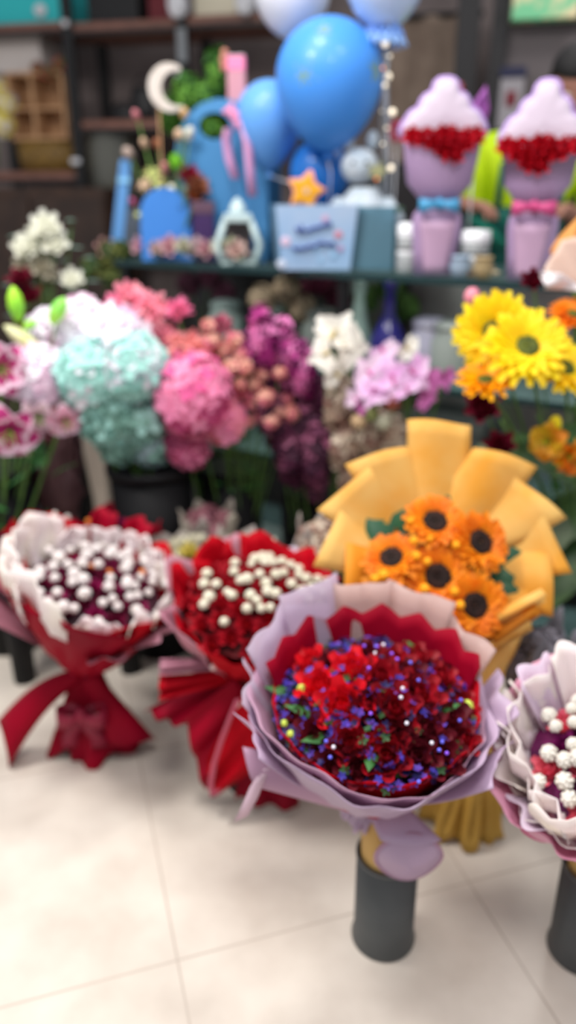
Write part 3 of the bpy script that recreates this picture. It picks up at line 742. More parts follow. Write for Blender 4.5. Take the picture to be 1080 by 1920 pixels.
def leafball(parent, name, p, rx, rz, mt, n=120, lf=.03, seed=3):
    put(cluster_mesh(rx, rx*.8, rz, mt, n, lf, seed, 4, nm=len(mt) if isinstance(mt, list) else 1), name, parent, T(p))
z1 = H(350, 195, .2).z-TZ
for j, (px, py, rx, rz) in enumerate(((355, 175, .055, .05), (410, 140, .035, .075), (320, 215, .03, .05), (390, 180, .05, .03), (400, 235, .045, .04))):
    q = H(px, py, .22 if j < 4 else .2)-ms.location; leafball(ms, 'leaf_cluster', q, rx, rz, [moss, mat('moss_lime', (98, 150, 52), .7)], 60, .022, j)
m2 = MB(); m2.tube([(0, 0, 0), (.01, 0, z1*.5), (0, 0, z1)], .008, 8); m2.tube([(0, 0, z1*.6), (.06, .01, z1+.03)], .005, 6); m2.build('trunk', stemM, ms)
m2 = MB(); m2.lathe([(.001, 0), (.035, 0), (.045, .08), (.04, .08), (.035, .02), (.001, .02)], 16); m2.build('pot', flat_blue, ms)
# cream crescent moon
q = H(318, 165, .12); mo = thing('crescent_moon', 'cream crescent moon ornament on a stick beside the green topiary', 'moon ornament', (q.x, q.y, TZ), facing(q))
zc = q.z-TZ; k = K(q); pts = []
for i in range(25):
    a = math.radians(55+250*i/24); pts.append((40*k*cos(a), zc+41*k*sin(a)))
for i in range(25):
    a = math.radians(290-215*i/24); pts.append((14*k+29*k*cos(a), zc-1*k+29*k*sin(a)))
m2 = MB(); m2.extrude(pts, -.01, .01); m2.build('moon', mat('moon_cream', (214, 204, 196), .7, (196, 186, 176), 20), mo, flat=True, bevel=.003)
m2 = MB(); m2.tube([(-25*k, 0, 0), (-22*k, 0, zc-.05)], .003, 6); m2.build('stick', mat('pale_wood', 0), mo)
# pink and white milk carton like ornament
q = H(444, 148, .2); k = K(q); cn = thing('drink_carton', 'pink and white striped carton standing tall behind the blue carrier', 'carton', (q.x, q.y, TZ), facing(q)-.1)
zc = q.z-TZ; w_ = 34*k; zt_ = H(444, 104, .2).z-TZ; zb_ = H(444, 195, .2).z-TZ
for nm, c, (z0, z1_), in (('pink_band', (236, 132, 172), (zb_+.09, zb_+.13)), ('white_top', (214, 200, 204), (zb_+.13, zt_)), ('lower_body', (196, 140, 152), (zb_, zb_+.09))):
    m2 = MB(); m2.box((0, 0, (z0+z1_)/2), (w_, w_*.8, z1_-z0)); m2.build(nm, mat('carton_'+nm, c, .5), cn, flat=True, bevel=.004)
m2 = MB(); m2.tube([(0, 0, 0), (0, 0, zb_)], .004, 6); m2.build('stick', mat('pale_wood', 0), cn)
m2 = MB(); 
for i, (dx, dz) in enumerate(((-.035, .07), (-.04, .05), (-.038, .03))): m2.ball((dx, -.01, zb_+.07+dz), .012, 8)
m2.tube([(-.01, -.01, zb_+.02), (-.036, -.01, zb_+.14)], .003, 5)
m2.build('berry_sprig', mat('berry_peach', (196, 128, 112), .5), cn)
# pink ribbon bow with two tails on the carrier
q = H(440, 218, .12); k = K(q); rb = thing('ribbon_bow', 'pink ribbon bow with two long tails hanging on the blue carrier', 'ribbon', tuple(q), facing(q))
pinkS = mat('pink_satin', (206, 150, 190), .4, (186, 134, 176), 10); pinkB = mat('pink_bow', (226, 140, 178), .45)
m2 = MB(); bow(m2, .065, R(.9, 'Y'), 0, .035, 0); m2.build('bow', pinkB, rb, solid=.002)
for pp in ([(428, 240), (424, 262), (430, 300), (442, 335)], [(455, 225), (464, 265), (469, 320), (474, 368)]):
    w_ = [H(x, y, .115)-q for x, y in pp]; M_ = R(-facing(q), 'Z')
    m2 = MB(); m2.ribbon([M_ @ v for v in w_], .027, (1, .25, 0)); m2.build('tail', pinkS, rb, solid=.002)
# blue arched flower box with pink arrangement
p = onT(313, 462, .06); ab = thing('arched_flower_box', 'bright blue arched card box in front of the pink bud arrangement', 'flower box', tuple(p), facing(p))
k = K(H(313, 400, .06)); ht = H(313, 352, .06).z-TZ; brb = mat('bright_blue_card', (62, 128, 208), .55)
pts = arch(92*k, ht, 20); n_ = len(pts)
m2 = MB(); m2.extrude(pts, -.004, .004); m2.build('front_panel', brb, ab, flat=True)
m2 = MB(); m2.extrude([(x, z*.7) for x, z in pts], .076, .084); m2.build('back_panel', brb, ab, flat=True)
m2 = MB(); m2.box((0, .04, .003), (92*k, .08, .006)); m2.build('bottom_panel', brb, ab, flat=True)
for s_ in (-1, 1): m2 = MB(); m2.box((s_*46*k, .04, ht*.25), (.005, .08, ht*.5)); m2.build('side_panel', brb, ab, flat=True)
bp_ = Vector((p.x, p.y, TZ+.02))+ey*.04
pk = mat('bud_pink', (216, 140, 146), .5, (200, 110, 124), 20); pe = mat('bud_peach', (226, 190, 160), .5); ye = mat('bud_lime', (196, 200, 120), .5); mg = mat('bloom_crimson', (160, 24, 56), .55, (120, 16, 46), 20); bn = mat('bloom_rust', (150, 92, 64), .6); wp = mat('bud_white', (224, 222, 206), .5)
def ovo(r, l, m, name='bud'): mb_ = MB(); mb_.ball((0, 0, l*.3), (r, r, l), 10); mb_.lathe([(r*.6, -l*.6), (r*.9, -l*.2), (r*.95, 0)], 8); return mb_.mesh(name, m)
specs = [(257, 218, ovo(.012, .022, pk), 1), (272, 272, ovo(.012, .024, pe), 1), (243, 290, ovo(.018, .026, mat('bud_beige', (180, 160, 150), .6)), 1), (295, 272, ovo(.014, .02, bn), 1), (335, 255, ovo(.015, .022, pe), 1), (354, 255, ovo(.016, .03, wp), 1), (285, 325, daisy_mesh(.035, ye, 8, 1, .3, name='bloom'), 1), (310, 318, ovo(.012, .026, pk), 1), (330, 303, cluster_mesh(.02, .02, .015, leafL, 20, .012), 1), (272, 345, daisy_mesh(.03, pe, 8, 1, .3, name='bloom'), 1), (355, 330, rose_mesh(.036, mg, 3), 1), (300, 342, daisy_mesh(.03, ye, 8, 1, .3, name='bloom'), 1), (322, 355, ovo(.014, .014, wp), 1), (348, 355, ovo(.012, .012, mat('bud_sage', (150, 170, 150), .5)), 1), (372, 350, rose_mesh(.036, bn, 5), 1), (366, 365, rose_mesh(.03, mat('bloom_orange', (176, 96, 50), .6), 6), 1), (252, 382, ovo(.01, .022, mat('bud_magenta', (196, 90, 140), .5)), 1), (260, 405, ovo(.011, .011, ye), 1), (345, 215, ovo(.014, .02, mat('bud_gold', (210, 170, 120), .5)), 1)]
ag = thing('bud_arrangement', 'arrangement of pink, peach and lime buds with crimson blooms behind the arched box', 'flower arrangement', tuple(bp_))
for px, py, me, s_ in specs:
    q = H(px, py, .1)-bp_; m2 = MB(); m2.tube([(0, 0, 0), (q.x*.5, q.y*.5, q.z*.45), tuple(q)], .0025, 5); m2.build('stem', stemM, ag)
    put(me, 'flower', ag, T(q) @ align(toC(bp_+q)+Vector((q.x*4, 0, .8)), rr(0, 6)))
for i in range(10): put(leaf_mesh(.07, .02, leafE), 'leaf', ag, T(rr(-.06, .06), .02, rr(.1, .2)) @ R(rr(0, 6), 'Z') @ R(.8, 'Y'))
# narrow blue slat
p = onT(216, 462, .1); q1 = H(236, 300, .1); sl = thing('blue_panel', 'narrow pale blue upright panel leaning at the left end of the table', 'panel', tuple(p), facing(p))
M_ = R(-facing(p), 'Z'); d = M_ @ (q1-p); k = K(p)
m2 = MB(); m2.add([(-11*k, -.008, 0), (11*k, -.008, 0), (11*k, .008, 0), (-11*k, .008, 0)]+[(d.x-10*k, d.y-.008, d.z), (d.x+10*k, d.y-.008, d.z+.004), (d.x+10*k, d.y+.008, d.z+.004), (d.x-10*k, d.y+.008, d.z)], [(0,3,2,1),(4,5,6,7),(0,1,5,4),(1,2,6,5),(2,3,7,6),(3,0,4,7)]); m2.build('panel_face', mat('pale_blue_card', (104, 160, 220), .5), sl, flat=True, bevel=.002)
m2 = MB(); m2.box((d.x*.8, d.y*.8, d.z*.8), (22*k, .019, .016)); m2.build('ribbon_band', mat('pale_cyan', (132, 190, 230), .4), sl, flat=True)
# grey sheet behind it and purple box
p = onT(248, 455, .22); r_ = thing('grey_card_box', 'slim grey card box behind the pale blue panel', 'box', tuple(p), facing(p)); k = K(p)
m2 = MB(); m2.box((0, 0, .07), (44*k, .05, .14)); m2.build('body', mat('slate_card', (92, 100, 112), .6), r_, flat=True, bevel=.003); m2 = MB(); m2.box((0, 0, .146), (46*k, .055, .02)); m2.build('lid', mat('slate_card', 0), r_, flat=True)
p = onT(383, 455, .1); r_ = thing('purple_box', 'small dark purple box between the arched box and the white lantern', 'box', tuple(p), facing(p)); k = K(p)
hp = H(383, 378, .1).z-TZ
m2 = MB(); m2.box((0, 0, hp*.4), (38*k, .06, hp*.8)); m2.build('body', mat('dark_purple', (58, 34, 84), .5), r_, flat=True, bevel=.004); m2 = MB(); m2.box((0, 0, hp*.9), (41*k, .065, hp*.2)); m2.build('lid', mat('plum_lid', (92, 66, 84), .5), r_, flat=True, bevel=.003)
# white lantern
p = onT(447, 462, .05); ln = thing('white_lantern', 'small white house shaped lantern with an open glass front', 'lantern', tuple(p), facing(p)); k = K(p)
whM = mat('white_enamel', (188, 208, 208), .4); h0 = H(447, 405, .05).z-TZ
hh = H(447, 376, .05).z-TZ
for s_ in (-1, 1):
    for y in (0, .06):
        m2 = MB(); m2.tube([(s_*22*k, y, h0*.93), (s_*40*k, y, h0*.42), (s_*38*k, y, h0*.3), (s_*28*k, y, 0)], .010, 8); m2.build('frame_bar', whM, ln)
m2 = MB(); m2.box((0, .03, h0*.95), (52*k, .085, .024)); m2.build('roof_plate', whM, ln, flat=True, bevel=.004)
m2 = MB(); m2.lathe([(16*k, 0), (15*k, .012), (11*k, (hh-h0)*.6), (4*k, hh-h0-.003), (.0005, hh-h0)], 18, T(0, .03, h0+.008)); m2.build('cap', whM, ln)
m2 = MB(); m2.box((0, .03, .005), (64*k, .08, .01)); m2.build('base', whM, ln, flat=True, bevel=.002)
m2 = MB(); m2.lathe([(.001, 0), (.014, 0), (.012, .03), (.004, .05), (.001, .06)], 12, T(0, .03, .01)); m2.build('candle', mat('candle_wax', (176, 168, 130), .5), ln)
m2 = MB(); m2.box((0, .066, h0*.5), (50*k, .003, h0*.9)); m2.build('back_panel', mat('mauve_brown', (96, 82, 82), .5), ln, flat=True)
# garland of small roses along the edge
rs = [(197, 464, .019, (226, 120, 120)), (222, 465, .012, (196, 130, 96)), (262, 462, .018, (216, 130, 156)), (285, 455, .014, (206, 206, 168)), (292, 466, .015, (224, 176, 170)), (318, 461, .02, (230, 140, 156)), (344, 462, .018, (206, 200, 160)), (358, 468, .016, (222, 176, 158)), (385, 468, .018, (206, 116, 134)), (412, 462, .017, (214, 218, 176)), (442, 468, .019, (222, 168, 152)), (300, 472, .014, (222, 160, 150)), (366, 455, .012, (210, 170, 180)), (432, 456, .012, (190, 196, 140))]
for i, (px, py, r, cl) in enumerate(rs):
    r *= 1.65; cl = tuple(int(v*.5+255*.5) for v in cl); p = H(px, py, .02+.018*(i % 2)); nm = {197: 'coral', 222: 'tan', 262: 'orchid pink', 285: 'pale olive', 292: 'blush', 318: 'rose pink', 344: 'sand', 358: 'apricot', 385: 'raspberry', 412: 'lime cream', 442: 'salmon', 300: 'shell pink', 366: 'mauve', 432: 'moss'}[px]
    where = {197: 'hanging just off the left corner of the table', 222: 'beside the coral one at the table corner', 262: 'beneath the left edge of the arched box', 285: 'under the arched box, set back', 292: 'under the arched box', 318: 'under the middle of the arched box', 344: 'under the right half of the arched box', 358: 'under the right edge of the arched box', 385: 'before the purple box', 412: 'at the left foot of the lantern', 442: 'before the lantern', 300: 'low at the table edge under the arched box', 366: 'set back between arched and purple boxes', 432: 'at the lantern foot, set back'}[px]
    r_ = thing('small_rose', '%s rose of the garland %s' % (nm, where), 'rose', (p.x, p.y, max(TZ+r*.8, p.z) if px > 215 else p.z), 0, 'garland roses along the glass edge')
    put(rose_mesh(r, mat('garland_%d' % px, cl, .6, tuple(int(v*.86) for v in cl), 30, transl=.2), i), 'bloom', r_, align(toC(p)+Vector((0, 0, .5)), i))
    lm = leaf_mesh(.035, .018, leafM)
    put(lm, 'leaf', r_, T(0, 0, -r*.5) @ R(i*1.3, 'Z') @ R(1, 'Y')); put(lm, 'leaf', r_, T(0, 0, -r*.5) @ R(i*1.3+2.6, 'Z') @ R(1.1, 'Y'))
# foliage trailing at the corner
p = H(205, 490, .05); tr = thing('trailing_vine', 'olive green leafy vine trailing over the left table corner', 'plant', (p.x, p.y, TZ))
for j, (px, py) in enumerate(((228, 472), (205, 490), (190, 505), (212, 520), (170, 500), (200, 470))):
    q = H(px, py, .03)-tr.location; leafball(tr, 'leaf_cluster', q, .03, .028, [mat('olive_leaf', (86, 92, 40), .7), mat('leaf_dark', 0)], 30, .02, j)
m2 = MB(); m2.tube([(.05, .02, .0), (0, 0, .01), (-.03, -.01, -.06), (-.02, 0, -.12)], .003, 6); m2.build('stem', stemM, tr)

# ---- two lilac ice-cream shaped bouquets
lilac = mat('lilac_wrap', (178, 150, 188), .5, (166, 138, 178), 4, transl=.12)
lilac2 = mat('lilac_wrap_inner', (190, 156, 186), .5, transl=.1)
creamT = mat('cream_top_wrap', (216, 202, 218), .7, (206, 192, 210), 6, transl=.12)
lilE = mat('lilac_edge', (176, 146, 206), .5)
roseR = mat('rose_red', (210, 14, 40), .55, (176, 8, 32), 18, sub=.05)
roseRm = [rose_mesh(.019, roseR, s, name='red_rose') for s in range(3)]
def icecream(label, px0, basey, zpts, off, ribbon_col, ribname, yaw=0, sgn=1):
    """zpts: photo rows for top of swirl, swirl foot, waist, shoulder"""
    p = onT(px0, basey, off); root = thing('cone_bouquet', label, 'bouquet', tuple(p), facing(p)+yaw, 'lilac sundae shaped bouquets')
    k = K(H(px0, 350, off)); hz = lambda py: H(px0, py, off).z-TZ
    zt, zr, zw = hz(zpts[0]), hz(zpts[1]), hz(zpts[2]); 
    prof = [(.03, zw), (.05*1, zw+.012), (59*k, zw+.05), (66*k, zw+.11), (68*k, zr-.03), (70*k, zr)]
    m2 = MB(); NAa = 40
    for_ = []
    m2.lathe(prof, NAa, sq=.62)
    m2.build('upper_wrap', lilac, root, solid=.003)
    pr2 = [(38*k, 0), (41*k, zw*.35), (46*k, zw*.72), (44*k, zw*.84), (34*k, zw*.95), (.03, zw)]
    m2 = MB(); m2.lathe(pr2, 32, sq=.62); m2.build('lower_wrap', lilac, root, solid=.003)
    m2 = MB(); m2.grid(lambda u, v: ((u-.5)*2*k*(20+14*v), -.62*math.sqrt(max(0, (46*k)**2-((u-.5)*2*k*(20+14*v))**2))*(.86+.14*v)-.006, .006+v*zw*.74), 8, 6); m2.build('front_fold', lilac2, root, solid=.002)
    rm = mat(ribname, ribbon_col, .45)
    m2 = MB(); m2.lathe([(.034, -.014), (.036, 0), (.034, .014)], 24, T(0, 0, zw), sq=.9); rbn = m2.build('ribbon', rm, root, solid=.003)
    m2 = MB(); bow(m2, .105, T(0, -.036, zw), 0, .03, 0); m2.build('bow', rm, rbn, solid=.002)
    # scalloped cream top: stepped swirl outline, full and padded
    steps = [(0, 1.0), (.16, .985), (.25, .93), (.29, .83), (.33, .76), (.47, .71), (.56, .64), (.60, .54), (.66, .48), (.80, .43), (.88, .36), (.93, .28), (1.0, .22), (1.05, .12), (1.0, -.02)]
    ht = zt-zr; wd_ = 72*k
    out = [(x*wd_, zr+z*ht) for x, z in steps]; out = [(-x, z) for x, z in reversed(out[1:])]+out
    n = len(out); vs = []; fs = []; rings = [(1.0, .0), (.985, .012), (.93, .018), (.6, .022), (.02, .024)]
    for side in (-1, 1):
        for (s_, d_) in rings:
            for x, z in out: vs.append((x*s_, side*d_*(1), zr+.05+(z-zr-.05)*s_))
    for si in range(2):
        o_ = si*len(rings)*n
        for j in range(len(rings)-1):
            for i in range(n):
                a_ = o_+j*n+i; b_ = o_+j*n+(i+1) % n; fs.append((a_, b_, b_+n, a_+n))
    m2 = MB(); m2.add(vs, fs); m2.build('cream_swirl', creamT, root)
    m2 = MB(); m2.tube([(x*1.015, 0, z) for x, z in out], .0075, 8, cap=True); m2.build('scallop_edge', lilE, root)
    i = 0
    for row, (nn, zz) in enumerate(((7, .008), (4, -.010), (2, -.030))):
        for j in range(nn):
            x = (j-(nn-1)/2)*.027+(0, .014, .016)[row]*sgn; y = -math.sqrt(max(.0001, 1-(x/(70*k))**2))*.62*70*k*.92-.006
            put(roseRm[i % 3], 'red_rose', root, T(x, y, zr-.012+zz+.004*cos(j*2)) @ align((x*6, -1, .35), i) @ S(1.25)); i += 1
    m2 = MB(); m2.lathe([(66*k, 0), (.001, .004)], 24, T(0, 0, zr-.03), sq=.62); m2.build('filling', mat('rose_red', 0), root)
    return root
icecream('lilac bouquet with cream swirl top and blue ribbon', 812, 520, (150, 258, 383), .07, (66, 142, 186), 'ribbon_teal', .08)
icecream('lilac bouquet with cream swirl top and pink ribbon', 988, 522, (155, 276, 388), .06, (186, 66, 120), 'ribbon_pink', -.05, -.6)
# magenta paper and pink thing behind the first
q = H(897, 205, .3); r_ = thing('paper_butterfly', 'violet pink folded paper ornament beside the first lilac bouquet', 'ornament', (q.x, q.y, TZ), facing(q)); zz = q.z-TZ
vm = mat('violet_paper', (176, 100, 180), .5, (140, 76, 160), 12, transl=.2)
m2 = MB(); m2.add([(-.035, 0, zz-.05), (.02, .01, zz-.05), (.03, -.01, zz), (.015, 0, zz+.06), (-.02, .01, zz+.01)], [(0, 1, 2, 3, 4)]); m2.build('wing', vm, r_, solid=.003)
m2 = MB(); m2.add([(-.03, 0, zz-.05), (.0, -.02, zz-.03), (-.005, -.02, zz+.02), (-.045, 0, zz+.0)], [(0, 1, 2, 3)]); m2.build('wing', vm, r_, solid=.003)
m2 = MB(); m2.tube([(0, 0, 0), (0, 0, zz-.04)], .003, 6); m2.build('stick', pale, r_)
q = H(745, 245, .25); r_ = thing('pink_rosette', 'deep pink rosette just left of the blue ribboned bouquet', 'ornament', (q.x, q.y, TZ), facing(q)); zz = q.z-TZ
put(daisy_mesh(.035, mat('deep_pink', (176, 60, 90), .5), 10, 2, name='rosette'), 'rosette', r_, T(0, 0, zz) @ R(PI/2, 'X')); m2 = MB(); m2.tube([(0, .01, 0), (0, .01, zz)], .003, 6); m2.build('stick', pale, r_)
q = H(858, 170, .28); r_ = thing('pink_pompom', 'small rose pink pompom on a stick behind the blue ribboned bouquet', 'pompom', (q.x, q.y, TZ), 0); zz = q.z-TZ
put(cluster_mesh(.018, .018, .018, mat('dull_pink', (176, 84, 100), .6), 30, .01), 'ball', r_, T(0, 0, zz)); m2 = MB(); m2.tube([(0, 0, 0), (0, 0, zz)], .002, 6); m2.build('stick', pale, r_)
# white lidded pots
potM = mat('white_gloss', (226, 228, 232), .25); potG = mat('frosted_pot', (170, 174, 176), .25, trans=.3)
for i, (px, off, r, h, lb) in enumerate(((762, .06, 19, .135, 'stack of white lidded pots left of the blue ribboned bouquet'), (888, .09, 25, .12, 'clear pot with a white lid between the two lilac bouquets'))):
    p = onT(px, 505, off); k = K(p); root = thing('lidded_pot', lb, 'pot', tuple(p), 0, 'lidded pots on the glass top'); r *= k
    m2 = MB(); m2.lathe([(.001, 0), (r*.9, 0), (r, .01), (r, h*.4), (r*.85, h*.43), (r, h*.46), (r, h*.72)], 20); m2.build('body', potG, root, solid=.002)
    m2 = MB(); m2.lathe([(r*1.08, h*.72), (r*1.1, h*.8), (r*1.02, h*.98), (.001, h)], 20); m2.build('lid', potM, root)
    m2 = MB(); m2.lathe([(r*1.03, 0), (r*1.05, h*.04), (r*1.03, h*.08)], 20, T(0, 0, h*.38)); m2.build('band', potM, root)
p = onT(905, 470, .05); r_ = thing('wooden_scoop', 'cream wooden scoop lying between the lilac bouquets', 'scoop', (p.x, p.y, TZ+.008), facing(p)+.3); k = K(p)
m2 = MB(); m2.tube([(-.06, 0, 0), (.0, 0, .005)], .005, 8); m2.build('handle', mat('pale_wood', 0), r_); m2 = MB(); m2.ball((.025, 0, .006), (.028, .014, .007), 12); m2.build('bowl', mat('cream_wood', (216, 196, 160), .5), r_)
for px, cl, lb in ((862, (176, 196, 216), 'icy glass bauble beside the blue ribboned bouquet'), (905, (190, 170, 130), 'amber glass dish at the table edge')):
    p = onT(px, 512, .02); r_ = thing('glass_dish', lb, 'dish', tuple(p)); m2 = MB(); m2.lathe([(.001, 0), (.018, 0), (.028, .03), (.02, .05), (.022, .052)], 18); m2.build('dish_body', mat('dish_%d' % px, cl, .15, trans=.4), r_, solid=.002)
    m2 = MB(); m2.lathe([(.0225, .05), (.025, .054), (.0225, .058)], 18); m2.build('rim', mat('dish_%d' % px, cl), r_)

# ================================================================ PERSON behind the table
skin = mat('skin', (150, 104, 88), .55, sub=.1)
neon = mat('neon_shirt', (206, 236, 0), .7, (180, 214, 0), 5)
tealA = mat('teal_apron', (14, 96, 84), .7, (10, 78, 72), 8)
PX, PY = .83, 3.0
per = thing('person', 'person in a neon yellow shirt and teal apron, head bowed, working with both hands', 'person', (PX, PY, 0), 0)
def skinned(name, verts, edges, radii, root_i, mt, parent, sub=2):
    me = bpy.data.meshes.new(name); me.from_pydata(verts, edges, []); o = bpy.data.objects.new(name, me); COL.objects.link(o); o.parent = parent
    s_ = o.modifiers.new('skin', 'SKIN'); s_.use_smooth_shade = True
    for i, r in enumerate(radii):
        rr_ = r if hasattr(r, '__len__') else (r, r); me.skin_vertices[0].data[i].radius = rr_; me.skin_vertices[0].data[i].use_root = (i == root_i)
    q = o.modifiers.new('smooth', 'SUBSURF'); q.levels = sub; q.render_levels = sub
    me.materials.append(mt); return o
hl = H(905, 375, 0.62)-Vector((PX, PY, 0)); hl.y = -.36; hl = Vector((atY(885, 372, PY-.36).x-PX, -.36, atY(905, 375, PY-.36).z))
hrx = Vector((-.0, -.36, hl.z-.02))
hc = Vector((.115, -.1, 1.63))
V = [(0, 0, .93), (0, -.01, 1.1), (0, -.02, 1.28), (.01, -.02, 1.43), (.03, -.04, 1.49), (.06, -.07, 1.55)]
E = [(0, 1), (1, 2), (2, 3), (3, 4), (4, 5)]; Rd = [(.15, .12), (.13, .1), (.15, .11), (.12, .09), (.055, .055), (.06, .06)]
def limb(pts, rads, start):
    global V, E, Rd
    prev = start
    for p_, r_ in zip(pts, rads): V.append(tuple(p_)); Rd.append(r_); E.append((prev, len(V)-1)); prev = len(V)-1
    return prev
elL = Vector((-.215, -.1, 1.2)); elR = Vector((.31, -.1, 1.17))
wl = limb([(-.17, -.02, 1.43), (-.2, -.05, 1.3), elL, elL.lerp(hl, .55), hl+Vector((-.05, .05, -.01))], [.058, .05, .043, .036, .027], 3)
wr = limb([(.2, -.02, 1.43), (.27, -.05, 1.3), elR, elR.lerp(hrx, .55), hrx+Vector((.07, .05, -.01))], [.058, .05, .043, .036, .027], 3)
limb([(-.1, 0, .86), (-.11, -.01, .48), (-.11, .02, .09), (-.11, -.12, .04)], [.085, .058, .04, .035], 0)
limb([(.1, 0, .86), (.11, -.01, .48), (.11, .02, .09), (.11, -.12, .04)], [.085, .058, .04, .035], 0)
def hand(wrist, pt, s_):
    global V, E, Rd
    w0 = Vector(V[wrist]); d = (pt-w0).normalized(); side = d.cross(Vector((0, 0, 1))).normalized()
    palm = w0+d*.05; V.append(tuple(palm)); Rd.append((.032, .018)); E.append((wrist, len(V)-1)); pi = len(V)-1
    for j, (o_, L) in enumerate(((-.03, .07), (-.01, .082), (.01, .078), (.03, .062))):
        b_ = palm+side*o_+d*.03; limb([b_, b_+d*L*.45+Vector((0, 0, -.008)), b_+d*L*.75+Vector((0, 0, -.03)), b_+d*L*.8+Vector((0, 0, -.05))], [.0095, .009, .008, .007], pi)
    t_ = palm-side*s_*.03-d*.01; limb([t_, t_+d*.03-side*s_*.012+Vector((0, 0, -.012)), t_+d*.055+Vector((0, 0, -.025))], [.012, .01, .008], pi)
hand(wl, hl+Vector((.04, -.01, -.01)), -1); hand(wr, hrx+Vector((-.04, -.01, -.02)), 1)
skinned('body', V, E, Rd, 0, skin, per)
# head: shaped surface, bowed forwards
def headfn(u, v):
    a = 2*PI*u; t = PI*v; x = sin(t)*cos(a); y = sin(t)*sin(a); z = cos(t)
    sx, sy, sz = .076, .095, .118
    if z < 0: sx *= 1+.22*z; sy *= 1+.12*z
    px_, py_, pz_ = x*sx, y*sy, z*sz
    if y < 0:
        n_ = math.exp(-(px_/.014)**2-((pz_+.012)/.024)**2); py_ -= .022*n_
        for s_ in (-1, 1): py_ += .010*math.exp(-((px_-s_*.03)/.016)**2-((pz_-.012)/.013)**2)
        py_ -= .006*math.exp(-(px_/.024)**2-((pz_+.052)/.008)**2); py_ -= .01*math.exp(-(px_/.025)**2-((pz_+.095)/.02)**2)
    return (px_, py_, pz_)
HM = T(hc) @ R(-.15, 'Z') @ R(.45, 'X')
m2 = MB(); m2.grid(headfn, 40, 28, cu=True); hd = m2.build('head', skin, per, HM)
for s_ in (-1, 1):
    m2 = MB(); m2.ball((s_*.076, .008, .0), (.01, .02, .032), 10); m2.build('ear', skin, hd)
    m2 = MB(); m2.ball((s_*.03, -.08, .012), (.013, .009, .008), 10); m2.build('eye', mat('eye_white', (225, 220, 215), .3), hd)
    m2 = MB(); m2.ball((s_*.03, -.0875, .011), (.005, .003, .005), 8); m2.build('pupil', blackM, hd)
m2 = MB(); m2.ball((0, -.092, -.052), (.023, .006, .005), 12); m2.build('lips', mat('lips', (150, 76, 70), .5), hd)
hairM = mat('black_hair', (20, 18, 19), .6, bump=.5, bscale=90)
m2 = MB(); m2.grid(lambda u, v: tuple(Vector((1.12*.076*sin(PI*.56*v)*cos(2*PI*u), (.012+1.12*.1*sin(PI*.56*v)*sin(2*PI*u)) if sin(2*PI*u) > -.3 else (.02+.1*sin(PI*.5*v)*sin(2*PI*u)), 1.1*.12*cos(PI*v*(.66 if sin(2*PI*u) > -.2 else .36))+.004))), 32, 14, cu=True); m2.build('hair', hairM, hd, solid=.008)
# clothes: shirt torso with short sleeves, apron with straps, trousers, shoes
sV = [(0, 0, .96), (0, -.01, 1.12), (0, -.02, 1.28), (.0, -.02, 1.42), (.02, -.035, 1.475), (-.15, -.02, 1.44), (-.195, -.045, 1.34), (-.212, -.09, 1.22), (.18, -.02, 1.435), (.25, -.045, 1.33), (.298, -.09, 1.2), (-.2, -.15, 1.22), (.28, -.17, 1.21)]
sE = [(0, 1), (1, 2), (2, 3), (3, 4), (3, 5), (5, 6), (6, 7), (3, 8), (8, 9), (9, 10), (7, 11), (10, 12)]
skinned('shirt', sV, sE, [(.17, .135), (.15, .115), (.17, .13), (.14, .105), .07, .082, .08, .07, .082, .08, .07, .06, .06], 0, neon, per)
m2 = MB(); m2.grid(lambda u, v: ((u-.5)*(.30-.08*v)*1.1, -.155-.02*cos((u-.5)*3)+.03*v, .55+.72*v), 14, 14); ap = m2.build('apron', tealA, per, solid=.004)
for s_ in (-1, 1):
    m2 = MB(); m2.tube([(s_*.11, -.14, 1.26), (s_*.1, -.12, 1.4), (s_*.06, .0, 1.5), (s_*.05, .1, 1.42)], .012, 6); m2.build('strap', tealA, ap)
skinned('trousers', [(0, 0, .95), (0, 0, .88), (-.1, 0, .8), (-.11, 0, .45), (-.11, .02, .08), (.1, 0, .8), (.11, 0, .45), (.11, .02, .08)], [(0, 1), (1, 2), (2, 3), (3, 4), (1, 5), (5, 6), (6, 7)], [(.16, .13), (.16, .13), .1, .075, .065, .1, .075, .065], 0, mat('dark_trousers', (24, 24, 30), .8), per)
for s_ in (-1, 1):
    m2 = MB(); m2.ball((s_*.11, -.06, .045), (.05, .13, .05), 14); m2.build('shoe', blackM, per)
# teal sheet held in the hands, falling on the table
q = atY(870, 400, PY-.33); sh = thing('teal_sheet', 'teal green wrapping sheet held in the working hands', 'wrapping sheet', tuple(q))
m2 = MB(); a0 = atY(832, 378, PY-.3)-q; a1 = atY(955, 398, PY-.33)-q; b0 = atY(850, 470, PY-.28)-q; b1 = atY(960, 470, PY-.3)-q
m2.grid(lambda u, v: tuple((a0.lerp(a1, u)).lerp(b0.lerp(b1, u), v)+Vector((0, .02*sin(u*9+v*3), 0))), 14, 10); m2.build('sheet', tealA, sh, solid=.003)
m2 = MB(); m2.ribbon([atY(882, 400, PY-.37)-q, atY(915, 430, PY-.36)-q, atY(945, 462, PY-.35)-q], .03, (1, 0, .8)); m2.build('folded_edge', mat('teal_light', (24, 130, 108), .6), sh, solid=.003)

